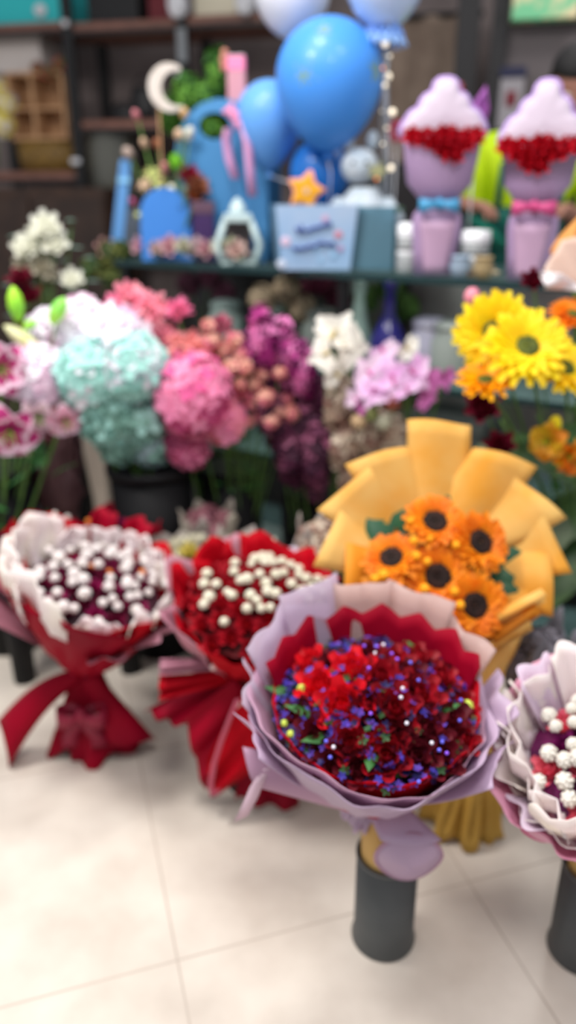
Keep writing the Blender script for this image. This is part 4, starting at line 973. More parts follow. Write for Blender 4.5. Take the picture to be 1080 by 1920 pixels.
# ================================================================ BLACK BUCKETS AND LOOSE STEMS
def bucket(label, px, basepy, rpx, toppy, name='flower_bucket', mt=None, grp='black flower buckets on the floor'):
    c = atZ(px, basepy-18, 0); k = K(c); r = rpx*k; Y = c.y
    h = atY(px, toppy, Y).z
    root = thing(name, label, 'bucket', (c.x, Y, 0), 0, grp)
    m2 = MB(); m2.lathe([(.001, .004), (r*.8, .004), (r*.84, 0), (r*.98, h*.97), (r*.94, h*.97), (r*.78, .02), (.001, .02)], 32); m2.build('body', mt or binM, root)
    m2 = MB(); m2.lathe([(r*.96, h*.955), (r*1.05, h*.955), (r*1.06, h*.985), (r*1.02, h), (r*.96, h)], 32); m2.build('rim', mt or binM, root)
    return root, c, h, r
b1, c1, h1, r1 = bucket('black flower bucket at the left edge under the magenta lilies', 28, 1215, 74, 872)
b2, c2_, h2, r2_ = bucket('black flower bucket under the mint hydrangeas', 306, 1222, 72, 866)
b3, c3, h3, r3 = bucket('black flower bucket under the pink hydrangeas, right of the mint bunch', 436, 1175, 62, 868)
b4, c4, h4, r4 = bucket('black flower bucket holding the plum and cream hanging flowers', 590, 1150, 66, 905)
b5, c5, h5, r5 = bucket('black flower bucket behind the sunflower wrapping, holding the yellow gerberas', 1050, 1180, 84, 930)
b6, c6, h6, r6 = bucket('black flower bucket hidden behind the sunflower paper with pink orchids', 745, 1120, 60, 905)
# thin grey upright between buckets
p = atZ(372, 1120, 0); o_ = thing('grey_tube', 'grey upright plastic tube between two black buckets', 'tube', (p.x, p.y, 0))
hh_ = atY(372, 850, p.y).z; m2 = MB(); m2.lathe([(.001, 0), (.02, 0), (.02, hh_), (.016, hh_), (.016, .01)], 14); m2.build('tube_body', mat('grey_plastic', (88, 88, 90), .5), o_)
m2 = MB(); m2.lathe([(.018, hh_-.03), (.023, hh_-.03), (.023, hh_), (.018, hh_)], 14); m2.build('cap', mat('grey_plastic', 0), o_)

def stem_flower(name, label, cat, base, heads, group=None, leaves=0, leafme=None, sr=.004):
    """one stem standing in a bucket with its head(s); base = point inside the bucket"""
    return floral_spray(name, label, cat, base, heads, 'flower_head', group=group, stemr=sr, leaves=leafme, nleaf=leaves)
def inb(c, r, dx=0, dy=0): return Vector((c.x+dx*r, c.y+dy*r, .03))
hyW = mat('hydrangea_white', (250, 246, 252), .6, (246, 236, 248), 12, transl=.3); hyP = mat('hydrangea_blush', (248, 222, 238), .6, (244, 208, 230), 12, transl=.3)
hyM = mat('hydrangea_mint', (192, 240, 232), .6, (176, 228, 220), 12, transl=.3); hyD = mat('hydrangea_sage', (152, 198, 184), .6, (132, 176, 164), 12, transl=.3)
hyR = mat('hydrangea_pink', (250, 162, 200), .6, (244, 142, 186), 14, transl=.3); hyC = mat('bloom_coral', (250, 172, 184), .6, (246, 150, 178), 14, transl=.3)
hyG = mat('hydrangea_grey', (176, 196, 204), .6, (140, 160, 168), 12, transl=.2)
def ballhead(rpx, px, py, Y, ms, n=90, fr=.024, seed=0, lump=0):
    r = rpx*pxs(px, py, Y)*1.0
    return cluster_mesh(r*.92, r*.85, r*.9, ms, n, fr, seed, 4, nm=len(ms) if isinstance(ms, list) else 1, lump=lump)
hyd = [ # px, py, radius, Y, mats, bucket, label
 (150, 622, 62, 2.12, [hyW, hyW, hyP], 2, 'white hydrangea head at the top of the pale bunch'),
 (222, 640, 66, 2.10, [hyW, hyP], 2, 'blush white hydrangea head beside the coral blooms'),
 (78, 706, 56, 2.02, [hyW, hyW, hyP], 1, 'white hydrangea head beside the magenta lilies'),
 (98, 622, 40, 2.14, [hyW], 1, 'small white hydrangea head near the cream lily bud'),
 (165, 702, 62, 1.99, [hyM, hyM, hyW], 2, 'bright mint hydrangea head below the white ones'),
 (250, 690, 64, 1.99, [hyM, hyW, hyM], 2, 'pale mint hydrangea head touching the big pink hydrangea'),
 (205, 775, 62, 2.02, [hyD, hyM], 2, 'sage mint hydrangea head under the bright mint one'),
 (262, 786, 50, 2.03, [hyD, hyD, hyM], 2, 'sage hydrangea head left of the big pink one'),
 (228, 826, 40, 2.04, [hyD], 2, 'lowest sage green hydrangea head above the black bucket'),
 (285, 838, 32, 2.04, [hyG, hyD], 2, 'small grey blue hydrangea head above the black bucket'),
 (362, 742, 80, 2.0, [hyR, hyR, mat('hydrangea_deep', (206, 80, 136), .6)], 3, 'large round pink hydrangea in the middle of the row'),
 (350, 838, 40, 2.03, [mat('hydrangea_shade', (190, 84, 124), .6, (160, 66, 104), 14), hyR], 3, 'darker pink bloom under the large pink hydrangea'),
 (420, 790, 42, 2.03, [hyR, hyC], 3, 'pink coral bloom low right of the large pink hydrangea'),
]
cen = {1: (c1, r1), 2: (c2_, r2_), 3: (c3, r3), 4: (c4, r4), 5: (c5, r5), 6: (c6, r6)}
for i, (px, py, rp, Y, ms, b, lb) in enumerate(hyd):
    p = atY(px, py, Y); c, r = cen[b]
    stem_flower('hydrangea', lb, 'hydrangea', inb(c, r, rr(-.5, .5), rr(-.5, .5)), [(p, ballhead(rp, px, py, Y, ms, 110 if rp > 50 else 70, .03 if b < 3 else .024, i), (0, -.5, 1))], 'hydrangeas in the buckets')
# coral / pink carnation like blooms, upper
coral = [(238, 562, 36, 2.16, hyC, 'coral pink carnation at the top left of the coral bunch'), (282, 582, 40, 2.13, hyC, 'coral carnation in the centre of the coral bunch'), (335, 583, 28, 2.13, mat('bloom_hotpink', (246, 140, 182), .6, transl=.3), 'hot pink carnation right in the coral bunch'), (262, 620, 34, 2.12, mat('bloom_hotpink', 0), 'hot pink carnation behind the blush hydrangea'), (310, 635, 34, 2.13, hyC, 'coral carnation above the large pink hydrangea'),
 (346, 652, 38, 2.11, mat('bloom_salmon', (250, 180, 170), .6, (244, 156, 162), 15, transl=.3), 'salmon carnation right above the large pink hydrangea'), (388, 662, 34, 2.1, mat('bloom_salmon', 0), 'salmon carnation left of the tiny orange sprays'), (415, 612, 24, 2.18, mat('bloom_dusk', (180, 84, 110), .6, transl=.2), 'dusky pink carnation behind the salmon ones'), (212, 568, 18, 2.12, mat('bloom_hotpink', 0), 'tiny hot pink bloom at the left tip of the coral bunch'),
 (448, 745, 36, 2.08, mat('bloom_rosewood', (206, 104, 124), .6, (180, 84, 104), 15, transl=.2), 'rosewood pink carnation right of the large pink hydrangea')]
for i, (px, py, rp, Y, m_, lb) in enumerate(coral):
    p = atY(px, py, Y); s_ = rp*pxs(px, py, Y)
    mb_ = MB(); rd = random.Random(i)
    for k2 in range(34):
        z = 1-1.5*(k2+.5)/34; q = math.sqrt(max(0, 1-z*z)); a = k2*2.4
        petal(mb_, s_*.75, s_*.6, .2, .5, T(q*cos(a)*s_*.35, q*sin(a)*s_*.35, z*s_*.35) @ align((q*cos(a), q*sin(a), z+.2), rd.uniform(0, 6)), 0, cup=-.25, nu=3, nv=3, wav=s_*.04)
    stem_flower('carnation', lb, 'carnation', inb(c3, r3, rr(-.6, .3), rr(-.5, .5)), [(p, mb_.mesh('flower_head', m_), (0, -.5, 1))], 'carnations in the buckets', 2, leaf_mesh(.09, .02, leafM))
# orange-brown small blooms
om = [mat('wax_orange', (218, 150, 132), .6, transl=.2), mat('wax_peach', (240, 186, 166), .6, transl=.2), mat('wax_rose', (206, 116, 130), .6)]
smb = [cluster_mesh(.022, .022, .02, om, 24, .014, s, 4, nm=3) for s in range(3)]
for g, pts in enumerate((((398, 640), (420, 655), (440, 640), (430, 690), (408, 700), (450, 665)), ((460, 690), (480, 720), (470, 750), (450, 720), (495, 700), (440, 760)), ((500, 745), (520, 770), (535, 745), (510, 790), (545, 775), (490, 780), (525, 700)), ((390, 610), (378, 690), (412, 735), (445, 800), (465, 790)))):
    stem_flower('orange_spray', ('spray of tiny orange peach blooms beside the salmon carnations', 'spray of tiny orange peach blooms left of the plum spikes', 'spray of tiny orange blooms in front of the plum spikes', 'loose tiny peach blooms around the big pink hydrangea edge')[g], 'flowers', inb(c3, r3, .4, -.4+.3*g), [(atY(x, y, 2.06+.02*(j % 3)), smb[j % 3], (rr(-.3, .3), -.6, .8), rr(.6, .95)) for j, (x, y) in enumerate(pts)], 'tiny orange sprays', 3, leaf_mesh(.05, .014, leafM), .002)
# magenta and plum spikes
mgM = [mat('spike_magenta', (206, 70, 156), .6, (160, 36, 120), 12, transl=.2), mat('spike_pink', (240, 140, 200), .6, transl=.2), mat('spike_purple', (110, 20, 84), .6)]
plM_ = [mat('spike_plum', (104, 44, 78), .65, (76, 28, 58), 14), mat('spike_mauve', (140, 76, 106), .65), mat('spike_dark', (58, 20, 44), .7)]
sp = [((485, 575), (505, 700), 20, mgM, 'magenta flower spike, tallest of the dark bunch'), ((528, 600), (540, 730), 20, mgM, 'magenta flower spike beside the white orchid'), ((455, 632), (480, 690), 18, mgM, 'short magenta spike above the orange sprays'), ((560, 640), (575, 740), 20, mgM, 'magenta spike fading into plum, left of the white orchid'),
      ((500, 720), (530, 850), 26, plM_, 'plum hanging flower spike behind the orange sprays'), ((560, 740), (560, 890), 30, plM_, 'plum hanging flower spike under the magenta ones'), ((596, 780), (592, 930), 26, plM_, 'lowest plum flower spike beside the cream racemes'), ((530, 800), (556, 910), 24, plM_, 'dark plum spike low over the black bucket'), ((600, 710), (605, 800), 22, plM_, 'plum spike next to the cream stems')]
spmesh = {}
for i, (a, b_, rp, ms, lb) in enumerate(sp):
    Y = 2.08+.02*(i % 3); pa, pb = atY(*a, Y), atY(*b_, Y); r = rp*pxs(*a, Y); L = (pa-pb).length/2
    me = cluster_mesh(r, r, L, ms, int(60+L*500), .017, i, 4, nm=3, low=-1, lump=.12)
    stem_flower('flower_spike', lb, 'flower spike', inb(c4, r4, rr(-.5, .3), rr(-.4, .5)), [((pa+pb)/2, me, (pa-pb).normalized())], 'magenta and plum spikes')
# white orchid blooms
orM = [mat('orchid_white', (252, 250, 242), .5, (246, 240, 228), 15, transl=.3), mat('orchid_heart', (190, 170, 110), .5)]
orP = [mat('orchid_pink', (246, 190, 242), .5, (250, 218, 250), 30, transl=.3), mat('orchid_magenta_heart', (200, 90, 160), .5)]
orW = [mat('orchid_blush', (244, 226, 240), .5, (236, 196, 232), 25, transl=.3), orP[1]]
orV = [mat('orchid_violet', (206, 104, 180), .5, (220, 130, 196), 25, transl=.2), mat('orchid_wine', (130, 30, 90), .5)]
stem_flower('orchid_stem', 'white orchid stem rising beside the magenta spikes', 'orchid', inb(c4, r4, .5, 0), [(atY(x, y, Y), orchid_mesh(.05, orM, 0), (dx, -1, .2), s_) for x, y, Y, dx, s_ in ((630, 622, 1.98, -.2, 1.15), (655, 648, 1.98, .4, 1.15), (608, 665, 1.96, -.5, .95), (628, 700, 1.98, -.1, .8), (665, 655, 2.0, .6, .8))], 'orchid stems')
stem_flower('orchid_stem', 'pink and white orchid stem with magenta tips, above the sunflower paper', 'orchid', inb(c6, r6, 0, 0), [(atY(x, y, Y), orchid_mesh(.05, m_, 0), (dx, -1, .25), s_) for x, y, Y, dx, s_, m_ in ((720, 662, 1.99, -.3, .85, orW), (765, 655, 2.0, .2, .75, orM), (690, 695, 1.96, -.3, .9, orW), (735, 705, 1.94, 0, 1.15, orP), (775, 700, 1.94, .2, 1.05, orP), (700, 735, 1.94, -.2, .9, orP), (760, 725, 1.93, 0, .85, orP), (800, 712, 1.96, .3, .85, orV), (832, 708, 2.0, .5, .75, orV), (795, 745, 1.95, .3, .7, orV), (665, 745, 1.96, -.3, .6, orW), (675, 765, 1.96, -.3, .4, orV))], 'orchid stems')
# cream / beige hanging racemes
cr_ = [mat('raceme_cream', (196, 170, 150), .6, (170, 140, 124), 14, transl=.2), mat('raceme_beige', (150, 116, 104), .6), mat('raceme_pale', (216, 200, 180), .6, transl=.2)]
for i, (a, b_, rp, lb) in enumerate((((640, 700), (632, 800), 22, 'cream raceme hanging under the white orchid'), ((655, 790), (640, 880), 24, 'beige raceme beside the plum spikes, low'), ((700, 770), (690, 850), 28, 'beige brown raceme under the pink orchids'), ((735, 780), (730, 850), 28, 'brownish raceme right under the pink orchids'), ((668, 860), (650, 920), 18, 'small cream raceme at the edge of the sunflower paper'))):
    Y = 2.04; pa, pb = atY(*a, Y), atY(*b_, Y); r = rp*pxs(*a, Y); L = (pa-pb).length/2
    stem_flower('cream_raceme', lb, 'flower spike', inb(c6 if i in (2, 3) else c4, r6, rr(-.3, .3), 0), [((pa+pb)/2, cluster_mesh(r, r, L, cr_, 80, .018, i, 4, nm=3, low=-1), (pa-pb).normalized())], 'cream hanging racemes')
for px, py, cl in ((672, 790, (220, 190, 150)), (718, 792, (216, 216, 190)), (735, 755, (206, 120, 100)), (695, 775, (150, 160, 100))):
    p = atY(px, py, 1.97); lb = {672: 'pale apricot button bloom below the white orchid', 718: 'ivory button bloom under the pink orchids', 735: 'terracotta button bloom touching the pink orchids', 695: 'olive green button bloom under the pink orchids'}[px]
    stem_flower('button_bloom', lb, 'flower', inb(c6, r6, rr(-.5, 0), .2), [(p, bud_mesh(.022, mat('button_%d' % px, cl, .6, transl=.2)), (0, -1, .6))], 'button blooms', sr=.002)

# lilies on the far left
liM = [mat('lily_magenta', (176, 30, 110), .5, (206, 66, 140), 25, transl=.25), mat('lily_rim', (240, 206, 226), .5, transl=.3), leafL, mat('anther', (120, 60, 30), .6)]
liP = [mat('lily_pink', (236, 150, 180), .5, (240, 180, 200), 25, transl=.25), mat('lily_rim', 0), leafL, liM[3]]
liW = [mat('lily_white', (226, 216, 206), .5, (216, 190, 196), 25, transl=.25), mat('lily_rim', 0), leafL, liM[3]]
for i, (px, py, Y, r, ms, d, lb) in enumerate(((0, 690, 1.95, .085, liM, (.5, -1, .1), 'magenta lily with pale edges at the left picture edge'), (20, 800, 1.93, .09, liM, (.2, -1, -.3), 'large magenta lily hanging over the left black bucket'), (120, 782, 1.96, .06, liP, (.5, -1, -.5), 'pink lily above the plum wrapping'), (75, 772, 1.94, .06, liW, (.1, -1, -.6), 'white pink lily with drooping petals under the white hydrangea'))):
    stem_flower('lily', lb, 'lily', inb(c1, r1, rr(-.3, .5), -.3), [(atY(px, py, Y), lily_mesh(r, ms), d)], 'lilies in the left bucket', 2, leaf_mesh(.12, .03, leafM), .005)
for i, (p0, p1, m_, r, lb) in enumerate((((34, 595), (25, 545), mat('bud_lime_big', (176, 226, 50), .5, (130, 206, 60), 8), .021, 'lime green lily bud standing up at the left'), ((100, 600), (118, 565), mat('bud_green_big', (120, 210, 90), .5, (170, 226, 80), 8), .02, 'green lily bud behind the white hydrangea'), ((72, 655), (15, 615), mat('bud_cream_big', (220, 214, 180), .5, (206, 214, 140), 8), .02, 'long cream lily bud pointing left'), ((50, 612), (62, 606), mat('bud_green_big', 0), .012, 'short green bud beside the cream lily bud'))):
    Y = 2.02; a, b_ = atY(*p0, Y), atY(*p1, Y); L = (a-b_).length/2+.012
    mb_ = MB(); mb_.lathe([(.002, -L), (r*.6, -L*.8), (r, -L*.1), (r*.85, L*.45), (r*.4, L*.85), (.001, L)], 12)
    stem_flower('lily_bud', lb, 'flower bud', inb(c1, r1, .2, .1*i), [((a+b_)/2, mb_.mesh('flower_head', m_), (b_-a).normalized())], 'lily buds', 1, leaf_mesh(.12, .03, leafM), .003)
# left rear: white roses in eucalyptus, wine roses
p = atY(75, 560, 2.6); gp = Vector((p.x, 2.6, 0))
vz = vessel('floor_vase', 'tall dark vase holding the white roses and eucalyptus', 'vase', gp, [(.08, 0), (.1, .02), (.11, .3), (.08, .55), (.09, .62)], binM)
hs = [(85, 422, .042, 0), (62, 455, .04, 0), (102, 455, .042, 0), (45, 465, .038, 0), (42, 497, .028, 1), (78, 500, .036, 1), (92, 515, .024, 1), (135, 523, .034, 0), (70, 435, .03, 0), (100, 430, .024, 0)]
wr_ = [rose_mesh(1, mat('rose_ivory', (252, 252, 242), .6, transl=.3), 1), rose_mesh(1, mat('rose_bone', (200, 194, 176), .6, transl=.2), 2)]
for i, (px, py, r, m_) in enumerate(hs):
    q = atY(px, py, 2.5); nm_ = ('topmost ivory rose', 'ivory rose at the middle', 'ivory rose at the middle right', 'ivory rose farthest left', 'bone white rose low left', 'bone white rose low centre', 'tiny bone white rose lowest', 'ivory rose set apart to the right', 'small ivory rose tucked between larger ones', 'small ivory rose near the top')[i]
    floral_spray('white_rose', nm_+' of the eucalyptus bunch', 'rose', gp+Vector((rr(-.04, .04), rr(-.04, .04), .3)), [(q, wr_[m_], toC(q)+Vector((0, 0, .6)), r)], 'bloom', group='white roses in the eucalyptus bunch', nleaf=0)
el = leaf_mesh(.06, .045, leafE); 
for g in range(5):
    tip = atY((135, 30, 100, 170, 20)[g], (410, 440, 480, 480, 530)[g], 2.58); base = gp+Vector((0, 0, .3)); rt_ = thing('eucalyptus_branch', ('grey green eucalyptus branch at the upper right of the white roses', 'grey green eucalyptus branch at the left of the white roses', 'grey green eucalyptus branch behind the white roses', 'dark eucalyptus branch reaching towards the table corner', 'grey green eucalyptus branch low at the left edge')[g], 'foliage branch', tuple(base), 0, 'eucalyptus branches')
    e = tip-base; m2 = MB(); m2.tube([(0, 0, 0), (e.x*.4, e.y*.4, e.z*.6), tuple(e)], .003, 6); m2.build('stem', stemM, rt_)
    for j in range(16):
        t = .35+.65*j/15; put(el, 'leaf', rt_, T(e.x*t*(.7+.3*t), e.y*t, e.z*t) @ R(j*2.4, 'Z') @ R(1.0, 'Y') @ S(1.1-.3*t))
for i, (px, py, r) in enumerate(((38, 522, .035), (52, 555, .04), (48, 600, .035))):
    q = atY(px, py, 2.3); floral_spray('wine_rose', ('bright wine red rose under the white roses', 'dark wine red rose behind the lime bud', 'dark wine red rose behind the cream lily bud')[i], 'rose', gp+Vector((0, -.1, .3)), [(q, rose_mesh(r, mat('rose_wine', (120, 8, 40), .6, (90, 6, 32), 20), i), (0, -.6, .8))], 'bloom', group='wine roses at the left')
# plum wrapped bunch
bpz = atY(120, 985, 2.2); plumW = mat('plum_paper', (124, 90, 94), .6, (106, 76, 80), 5, transl=.15)
p0 = Vector((bpz.x-.02, 2.25, 0)); pw_ = thing('wrapped_bunch', 'bunch wrapped in plum brown paper standing before the beige carton', 'bouquet', tuple(p0))
zlo, zhi = atY(120, 1000, 2.25).z, atY(120, 800, 2.25).z
m2 = MB(); m2.lathe([(.001, 0), (.04, 0), (.045, zlo)], 16); m2.build('stem_wrap', mat('grey_brown_paper', (128, 114, 112), .6), pw_)
m2 = wrap_mb(.018, .066, zhi-zlo+.05, jag=3, jamp=.12, pleats=5, flare=.7, seed=4); m2.build('wrapping', plumW, pw_, T(0, 0, zlo-.08) @ R(.06, 'Y'), solid=.002)
for s_, nmx in ((1, .1), (-1, .07)):
    m2 = MB(); m2.add([(0, -.06, 0), (s_*nmx, -.05, .12), (s_*.08, -.04, .16), (s_*.03, -.06, .24)], [(0, 1, 2, 3)]); m2.build('paper_corner', plumW, pw_, T(0, 0, zlo+.04), solid=.002)
put(cluster_mesh(.07, .06, .05, [mat('dusty_pink', (176, 110, 120), .6), mat('dusty_rose', (140, 80, 90), .6)], 60, .018, 8, nm=2), 'filler_bloom', pw_, T(0, 0, zhi-.0))
m2 = MB(); m2.lathe([(.033, 0), (.034, .02)], 16, T(0, 0, zlo-.08)); m2.build('ribbon', mat('grey_ribbon', (140, 130, 130), .5), pw_, solid=.003)

# yellow gerberas, right
gY = mat('gerbera_yellow', (255, 232, 20), .5, (255, 214, 6), 20, transl=.3); gO = mat('gerbera_orange', (250, 150, 10), .5, (240, 120, 10), 20, transl=.3); gC = mat('gerbera_heart', (96, 104, 24), .6, (66, 76, 20), 60)
for i, (px, py, Y, rp, d, m_, lb) in enumerate(((925, 622, 1.66, 78, (-.35, -1, .25), gY, 'yellow gerbera turned to the left, highest of the bunch'), (988, 652, 1.6, 86, (.0, -.8, .7), gY, 'large yellow gerbera in the centre of the bunch'), (1060, 692, 1.62, 66, (.2, -.7, .8), gY, 'yellow gerbera at the right picture edge'), (910, 715, 1.6, 58, (-.1, -.35, 1), mat('gerbera_amber', (252, 190, 0), .5, (248, 160, 0), 20, transl=.3), 'low yellow gerbera seen from the side above the sunflower paper'), (1075, 592, 1.7, 50, (.1, -.5, 1), gO, 'orange gerbera at the upper right picture edge'))):
    p = atY(px, py, Y); r = rp*pxs(px, py, Y)
    root = floral_spray('gerbera', lb, 'gerbera', inb(c5, r5, -.3+.15*i, -.2), [(p, daisy_mesh(r, m_, 18, 3, .32, up=.14, w=.42, droop=.25, seed=i), d)], 'petals', group='gerberas in the right bucket', stemr=.004)
    put(disc_mesh(r*.27, gC, .2), 'flower_centre', root, T(p-Vector(root.location)) @ align(d) @ T(0, 0, r*.06))
alY = mat('alstro_yellow', (196, 160, 16), .5, (216, 130, 20), 30, transl=.2)
stem_flower('yellow_lily', 'yellow lily with one closed bud, at the right edge below the gerberas', 'lily', inb(c5, r5, 0, -.4), [(atY(1040, 800, 1.62), ovo(.014, .02, mat('bud_bright', (246, 226, 20), .5, transl=.2)), (0, 0, 1)), (atY(1030, 828, 1.6), lily_mesh(.05, [alY, alY, leafL, liM[3]]), (-.5, -.7, .2)), (atY(1058, 850, 1.6), lily_mesh(.045, [gO, alY, leafL, liM[3]]), (.4, -1, -.2)), (atY(1078, 862, 1.6), lily_mesh(.04, [gO, gO, leafL, liM[3]]), (.4, -1, -.4))], None, 3, leaf_mesh(.1, .02, leafM), .003)
dr = mat('rose_wine_dark', (96, 4, 34), .6, (120, 6, 40), 20)
for i, (px, py, Y, r, lb) in enumerate(((938, 836, 1.7, .034, 'dark wine rose above the corner of the sunflower paper'), (1000, 526, 1.75, .026, 'dark wine rose bud before the pink ribboned bouquet'), (905, 762, 1.75, .04, 'dark wine rose under the yellow gerberas'))):
    q = atY(px, py, Y); floral_spray('wine_rose', lb, 'rose', inb(c5, r5, -.2*i, .2), [(q, rose_mesh(r, dr, i), (-.3, -.8, .7))], 'bloom', group='wine roses at the right', nleaf=3, leaves=leaf_mesh(.09, .05, leafD))
floral_spray('coral_bud', 'coral bud just under the glass edge, left of the gerberas', 'flower', inb(c5, r5, -.4, .3), [(atY(888, 556, 1.8), ovo(.02, .016, hyC), (-1, -.2, .2))], 'bloom')
# big dark leaves at right
bl_ = leaf_mesh(.26, .16, leafD, bend=.9, name='broad_leaf'); bl2 = leaf_mesh(.24, .16, mat('leaf_greygreen', (96, 108, 84), .45, (74, 88, 62), 16), bend=.9, name='broad_leaf')
for i, (px, py, rz, ry, me, lb) in enumerate(((960, 900, 2.2, .9, bl_, 'broad dark green leaf right of the sunflower paper'), (1020, 930, 4.5, 1.2, bl2, 'broad grey green leaf over the dark one'), (1060, 1000, 4.2, 1.4, bl_, 'lowest broad dark leaf at the right edge'), (1010, 780, 5.0, .9, bl_, 'broad dark leaf under the yellow gerberas'), (940, 790, 3.6, 1.1, bl2, 'grey green leaf behind the wine rose'), (1090, 900, 4.0, 1.1, bl_, 'broad leaf at the right picture edge beside the yellow lily'), (1075, 760, 3.5, 1.1, bl_, 'dark leaf just under the rightmost gerbera'))):
    q = atY(px, py, 1.72+.03*i); base = inb(c5, r5, .1*i-.3, 0); rt_ = thing('foliage_stem', lb, 'leaf stem', tuple(base), 0, 'broad leaves in the right bucket'); e = q-base
    m2 = MB(); m2.tube([(0, 0, 0), (e.x*.4, e.y*.4, e.z*.6), tuple(e)], .004, 6); m2.build('stem', stemM, rt_); put(me, 'leaf', rt_, T(e) @ R(rz, 'Z') @ R(ry, 'Y') @ T(0, 0, -.1))
# orange and white folded paper at right edge
q = atY(1050, 540, 1.78); fp_ = thing('paper_wrap_corner', 'orange and white folded wrapping paper at the right edge before the lilac bouquet', 'bouquet wrap', tuple(Vector((c5.x+.02, c5.y, .03))))
L0 = Vector(fp_.location)
def AP(px, py, Y): return atY(px, py, Y)-L0
for nm, mt, qd in (('orange_sheet', mat('paper_orange', (226, 160, 84), .55, transl=.3), ((1032, 470, 1.8), (1085, 400, 1.84), (1120, 420, 1.8), (1060, 530, 1.76))), ('white_sheet', mat('paper_peach', (232, 200, 184), .5, (244, 224, 210), 6, transl=.35), ((1016, 520, 1.74), (1050, 450, 1.77), (1120, 440, 1.78), (1120, 545, 1.74))), ('pale_fold', mat('paper_white2', (246, 240, 244), .5, transl=.3), ((1014, 510, 1.73), (1050, 512, 1.72), (1110, 548, 1.72), (1020, 542, 1.73)))):
    P4 = [AP(*t) for t in qd]; m2 = MB(); m2.grid(lambda u, v: tuple(P4[0].lerp(P4[1], v).lerp(P4[3].lerp(P4[2], v), u)+Vector((0, .012*sin(u*6+v*5), 0))), 8, 8); m2.build(nm, mt, fp_, solid=.002)
m2 = MB(); e = AP(1080, 545, 1.75); m2.tube([(0, 0, 0), tuple(e*.5+Vector((.02, 0, .05))), tuple(e)], .008, 6); m2.build('stem', stemM, fp_)

# ================================================================ WRAPPED BOUQUETS IN FRONT
redW = mat('wrap_red', (190, 0, 24), .65, (168, 0, 24), 5, transl=.22, spec=.12)
redD = mat('wrap_dark_red', (156, 0, 34), .6, (132, 0, 32), 5, transl=.15, spec=.12)
redT = mat('tulle_rose', (206, 120, 140), .5, (186, 90, 116), 6, transl=.4, alpha=.8)
def place_px(M, wpt): return M.inverted() @ Vector(wpt)
def plane_pts(root, M, px, py, zoff):
    """point of the flower plane (z = zoff in bouquet space) seen at this photo pixel"""
    Mw = root.matrix_basis @ M; P = Mw @ Vector((0, 0, zoff)); n = (Mw.to_3x3() @ Vector((0, 0, 1))).normalized()
    return Mw.inverted() @ hit(px, py, P, n)

# ---------- main red rose bouquet in its grey vase
vb = atZ(718, 1752, 0); kv = K(vb)
vas = thing('metal_vase', 'grey cylinder vase under the red rose bouquet', 'vase', (vb.x, vb.y, 0), 0, 'grey cylinder vases')
vh = .205; vr = .058
vasM = mat('zinc_grey', (78, 80, 80), .42, (66, 68, 68), 6, spec=.5)
m2 = MB(); m2.lathe([(.001, .004), (vr*.96, .004), (vr*1.03, 0), (vr*1.04, .006), (vr*.97, .014), (vr*.97, vh), (vr*.93, vh), (vr*.92, .02), (.001, .02)], 40); m2.build('body', vasM, vas)
m2 = MB(); m2.lathe([(vr*.96, -.004), (vr*1.0, -.003), (vr*1.0, .002), (vr*.94, .003)], 40, T(0, 0, vh)); m2.build('rim', vasM, vas)
main = thing('rose_bouquet', 'large red rose and blue statice bouquet in lavender paper, standing in the grey vase', 'bouquet', (vb.x, vb.y, .02), 0)
cpos = atY(704, 1306, 1.04)          # centre of the blooms
tilt = 0.17
nm_ = Vector((.0, -sin(tilt), cos(tilt)))
Wst = cpos-nm_*.222
M = T(Wst-Vector(main.location)) @ align(nm_, 0)
kraft = mat('kraft_yellow', (206, 170, 104), .7, (190, 150, 86), 8)
m2 = MB(); m2.lathe([(.036, 0), (.046, .1), (.05, .22), (.045, .27), (.03, .3)], 28); m2.build('stem_wrap', kraft, main)
lav = mat('wrap_lavender', (212, 190, 214), .38, (202, 176, 204), 3.5, transl=.35, alpha=.93)
lav2 = mat('wrap_lavender_clear', (216, 200, 220), .35, transl=.3, alpha=.5)
lav3 = mat('wrap_tan_clear', (216, 186, 180), .4, transl=.4, alpha=.8)
lavE = mat('wrap_mauve', (200, 160, 184), .5, (190, 150, 178), 4, transl=.3)
m2 = wrap_mb(.03, .198, .225, pleats=5, pamp=.03, jag=4, jamp=.07, flare=.62, seed=2, front=-.14, lip=.0, crumple=.002); m2.build('outer_wrap', lav, main, M @ R(.4, 'Z'), solid=.0015)
m2 = wrap_mb(.028, .186, .222, pleats=4, pamp=.025, jag=3, jamp=.07, flare=.62, seed=9, front=-.14, crumple=.002); m2.build('middle_wrap', lavE, main, M @ R(1.2, 'Z'), solid=.0015)
# tall streaky clear sheets at the back left, back and right
def fan_sheet(parent, M, a, wdeg, r0, r1, z0, z1, mt, name='paper_sheet', n=8, corners=.12, curl=.02, ph=0, fl=1.0):
    a = math.radians(a); wd_ = math.radians(wdeg)
    def fn(u, v):
        uu = (u-.5)*2; an = a+uu*wd_*.5*(1-.1*v); k_ = 1+corners*abs(uu)*v
        r = (r0+(r1-r0)*v**fl)*k_; z = (z0+(z1-z0)*v)
        r += curl*sin(uu*5+ph)*v*.5
        return (r*cos(an), r*sin(an), z)
    m2 = MB(); m2.grid(fn, n*2, n); return m2.build(name, mt, parent, M, solid=.0015)
for i, (a, w_, r1_, z1, mt) in enumerate(((152, 40, .195, .29, lav2), (122, 38, .19, .32, lav2), (94, 38, .185, .305, lav3), (62, 40, .19, .30, lav3), (34, 38, .195, .265, lav3), (4, 30, .205, .22, lav), (178, 30, .2, .25, lav2), (202, 28, .205, .225, lav), (330, 30, .2, .19, lav))):
    fan_sheet(main, M, a, w_, .05, r1_, .02, z1, mt, 'paper_sheet', corners=.1, curl=.008, ph=i, fl=.62)
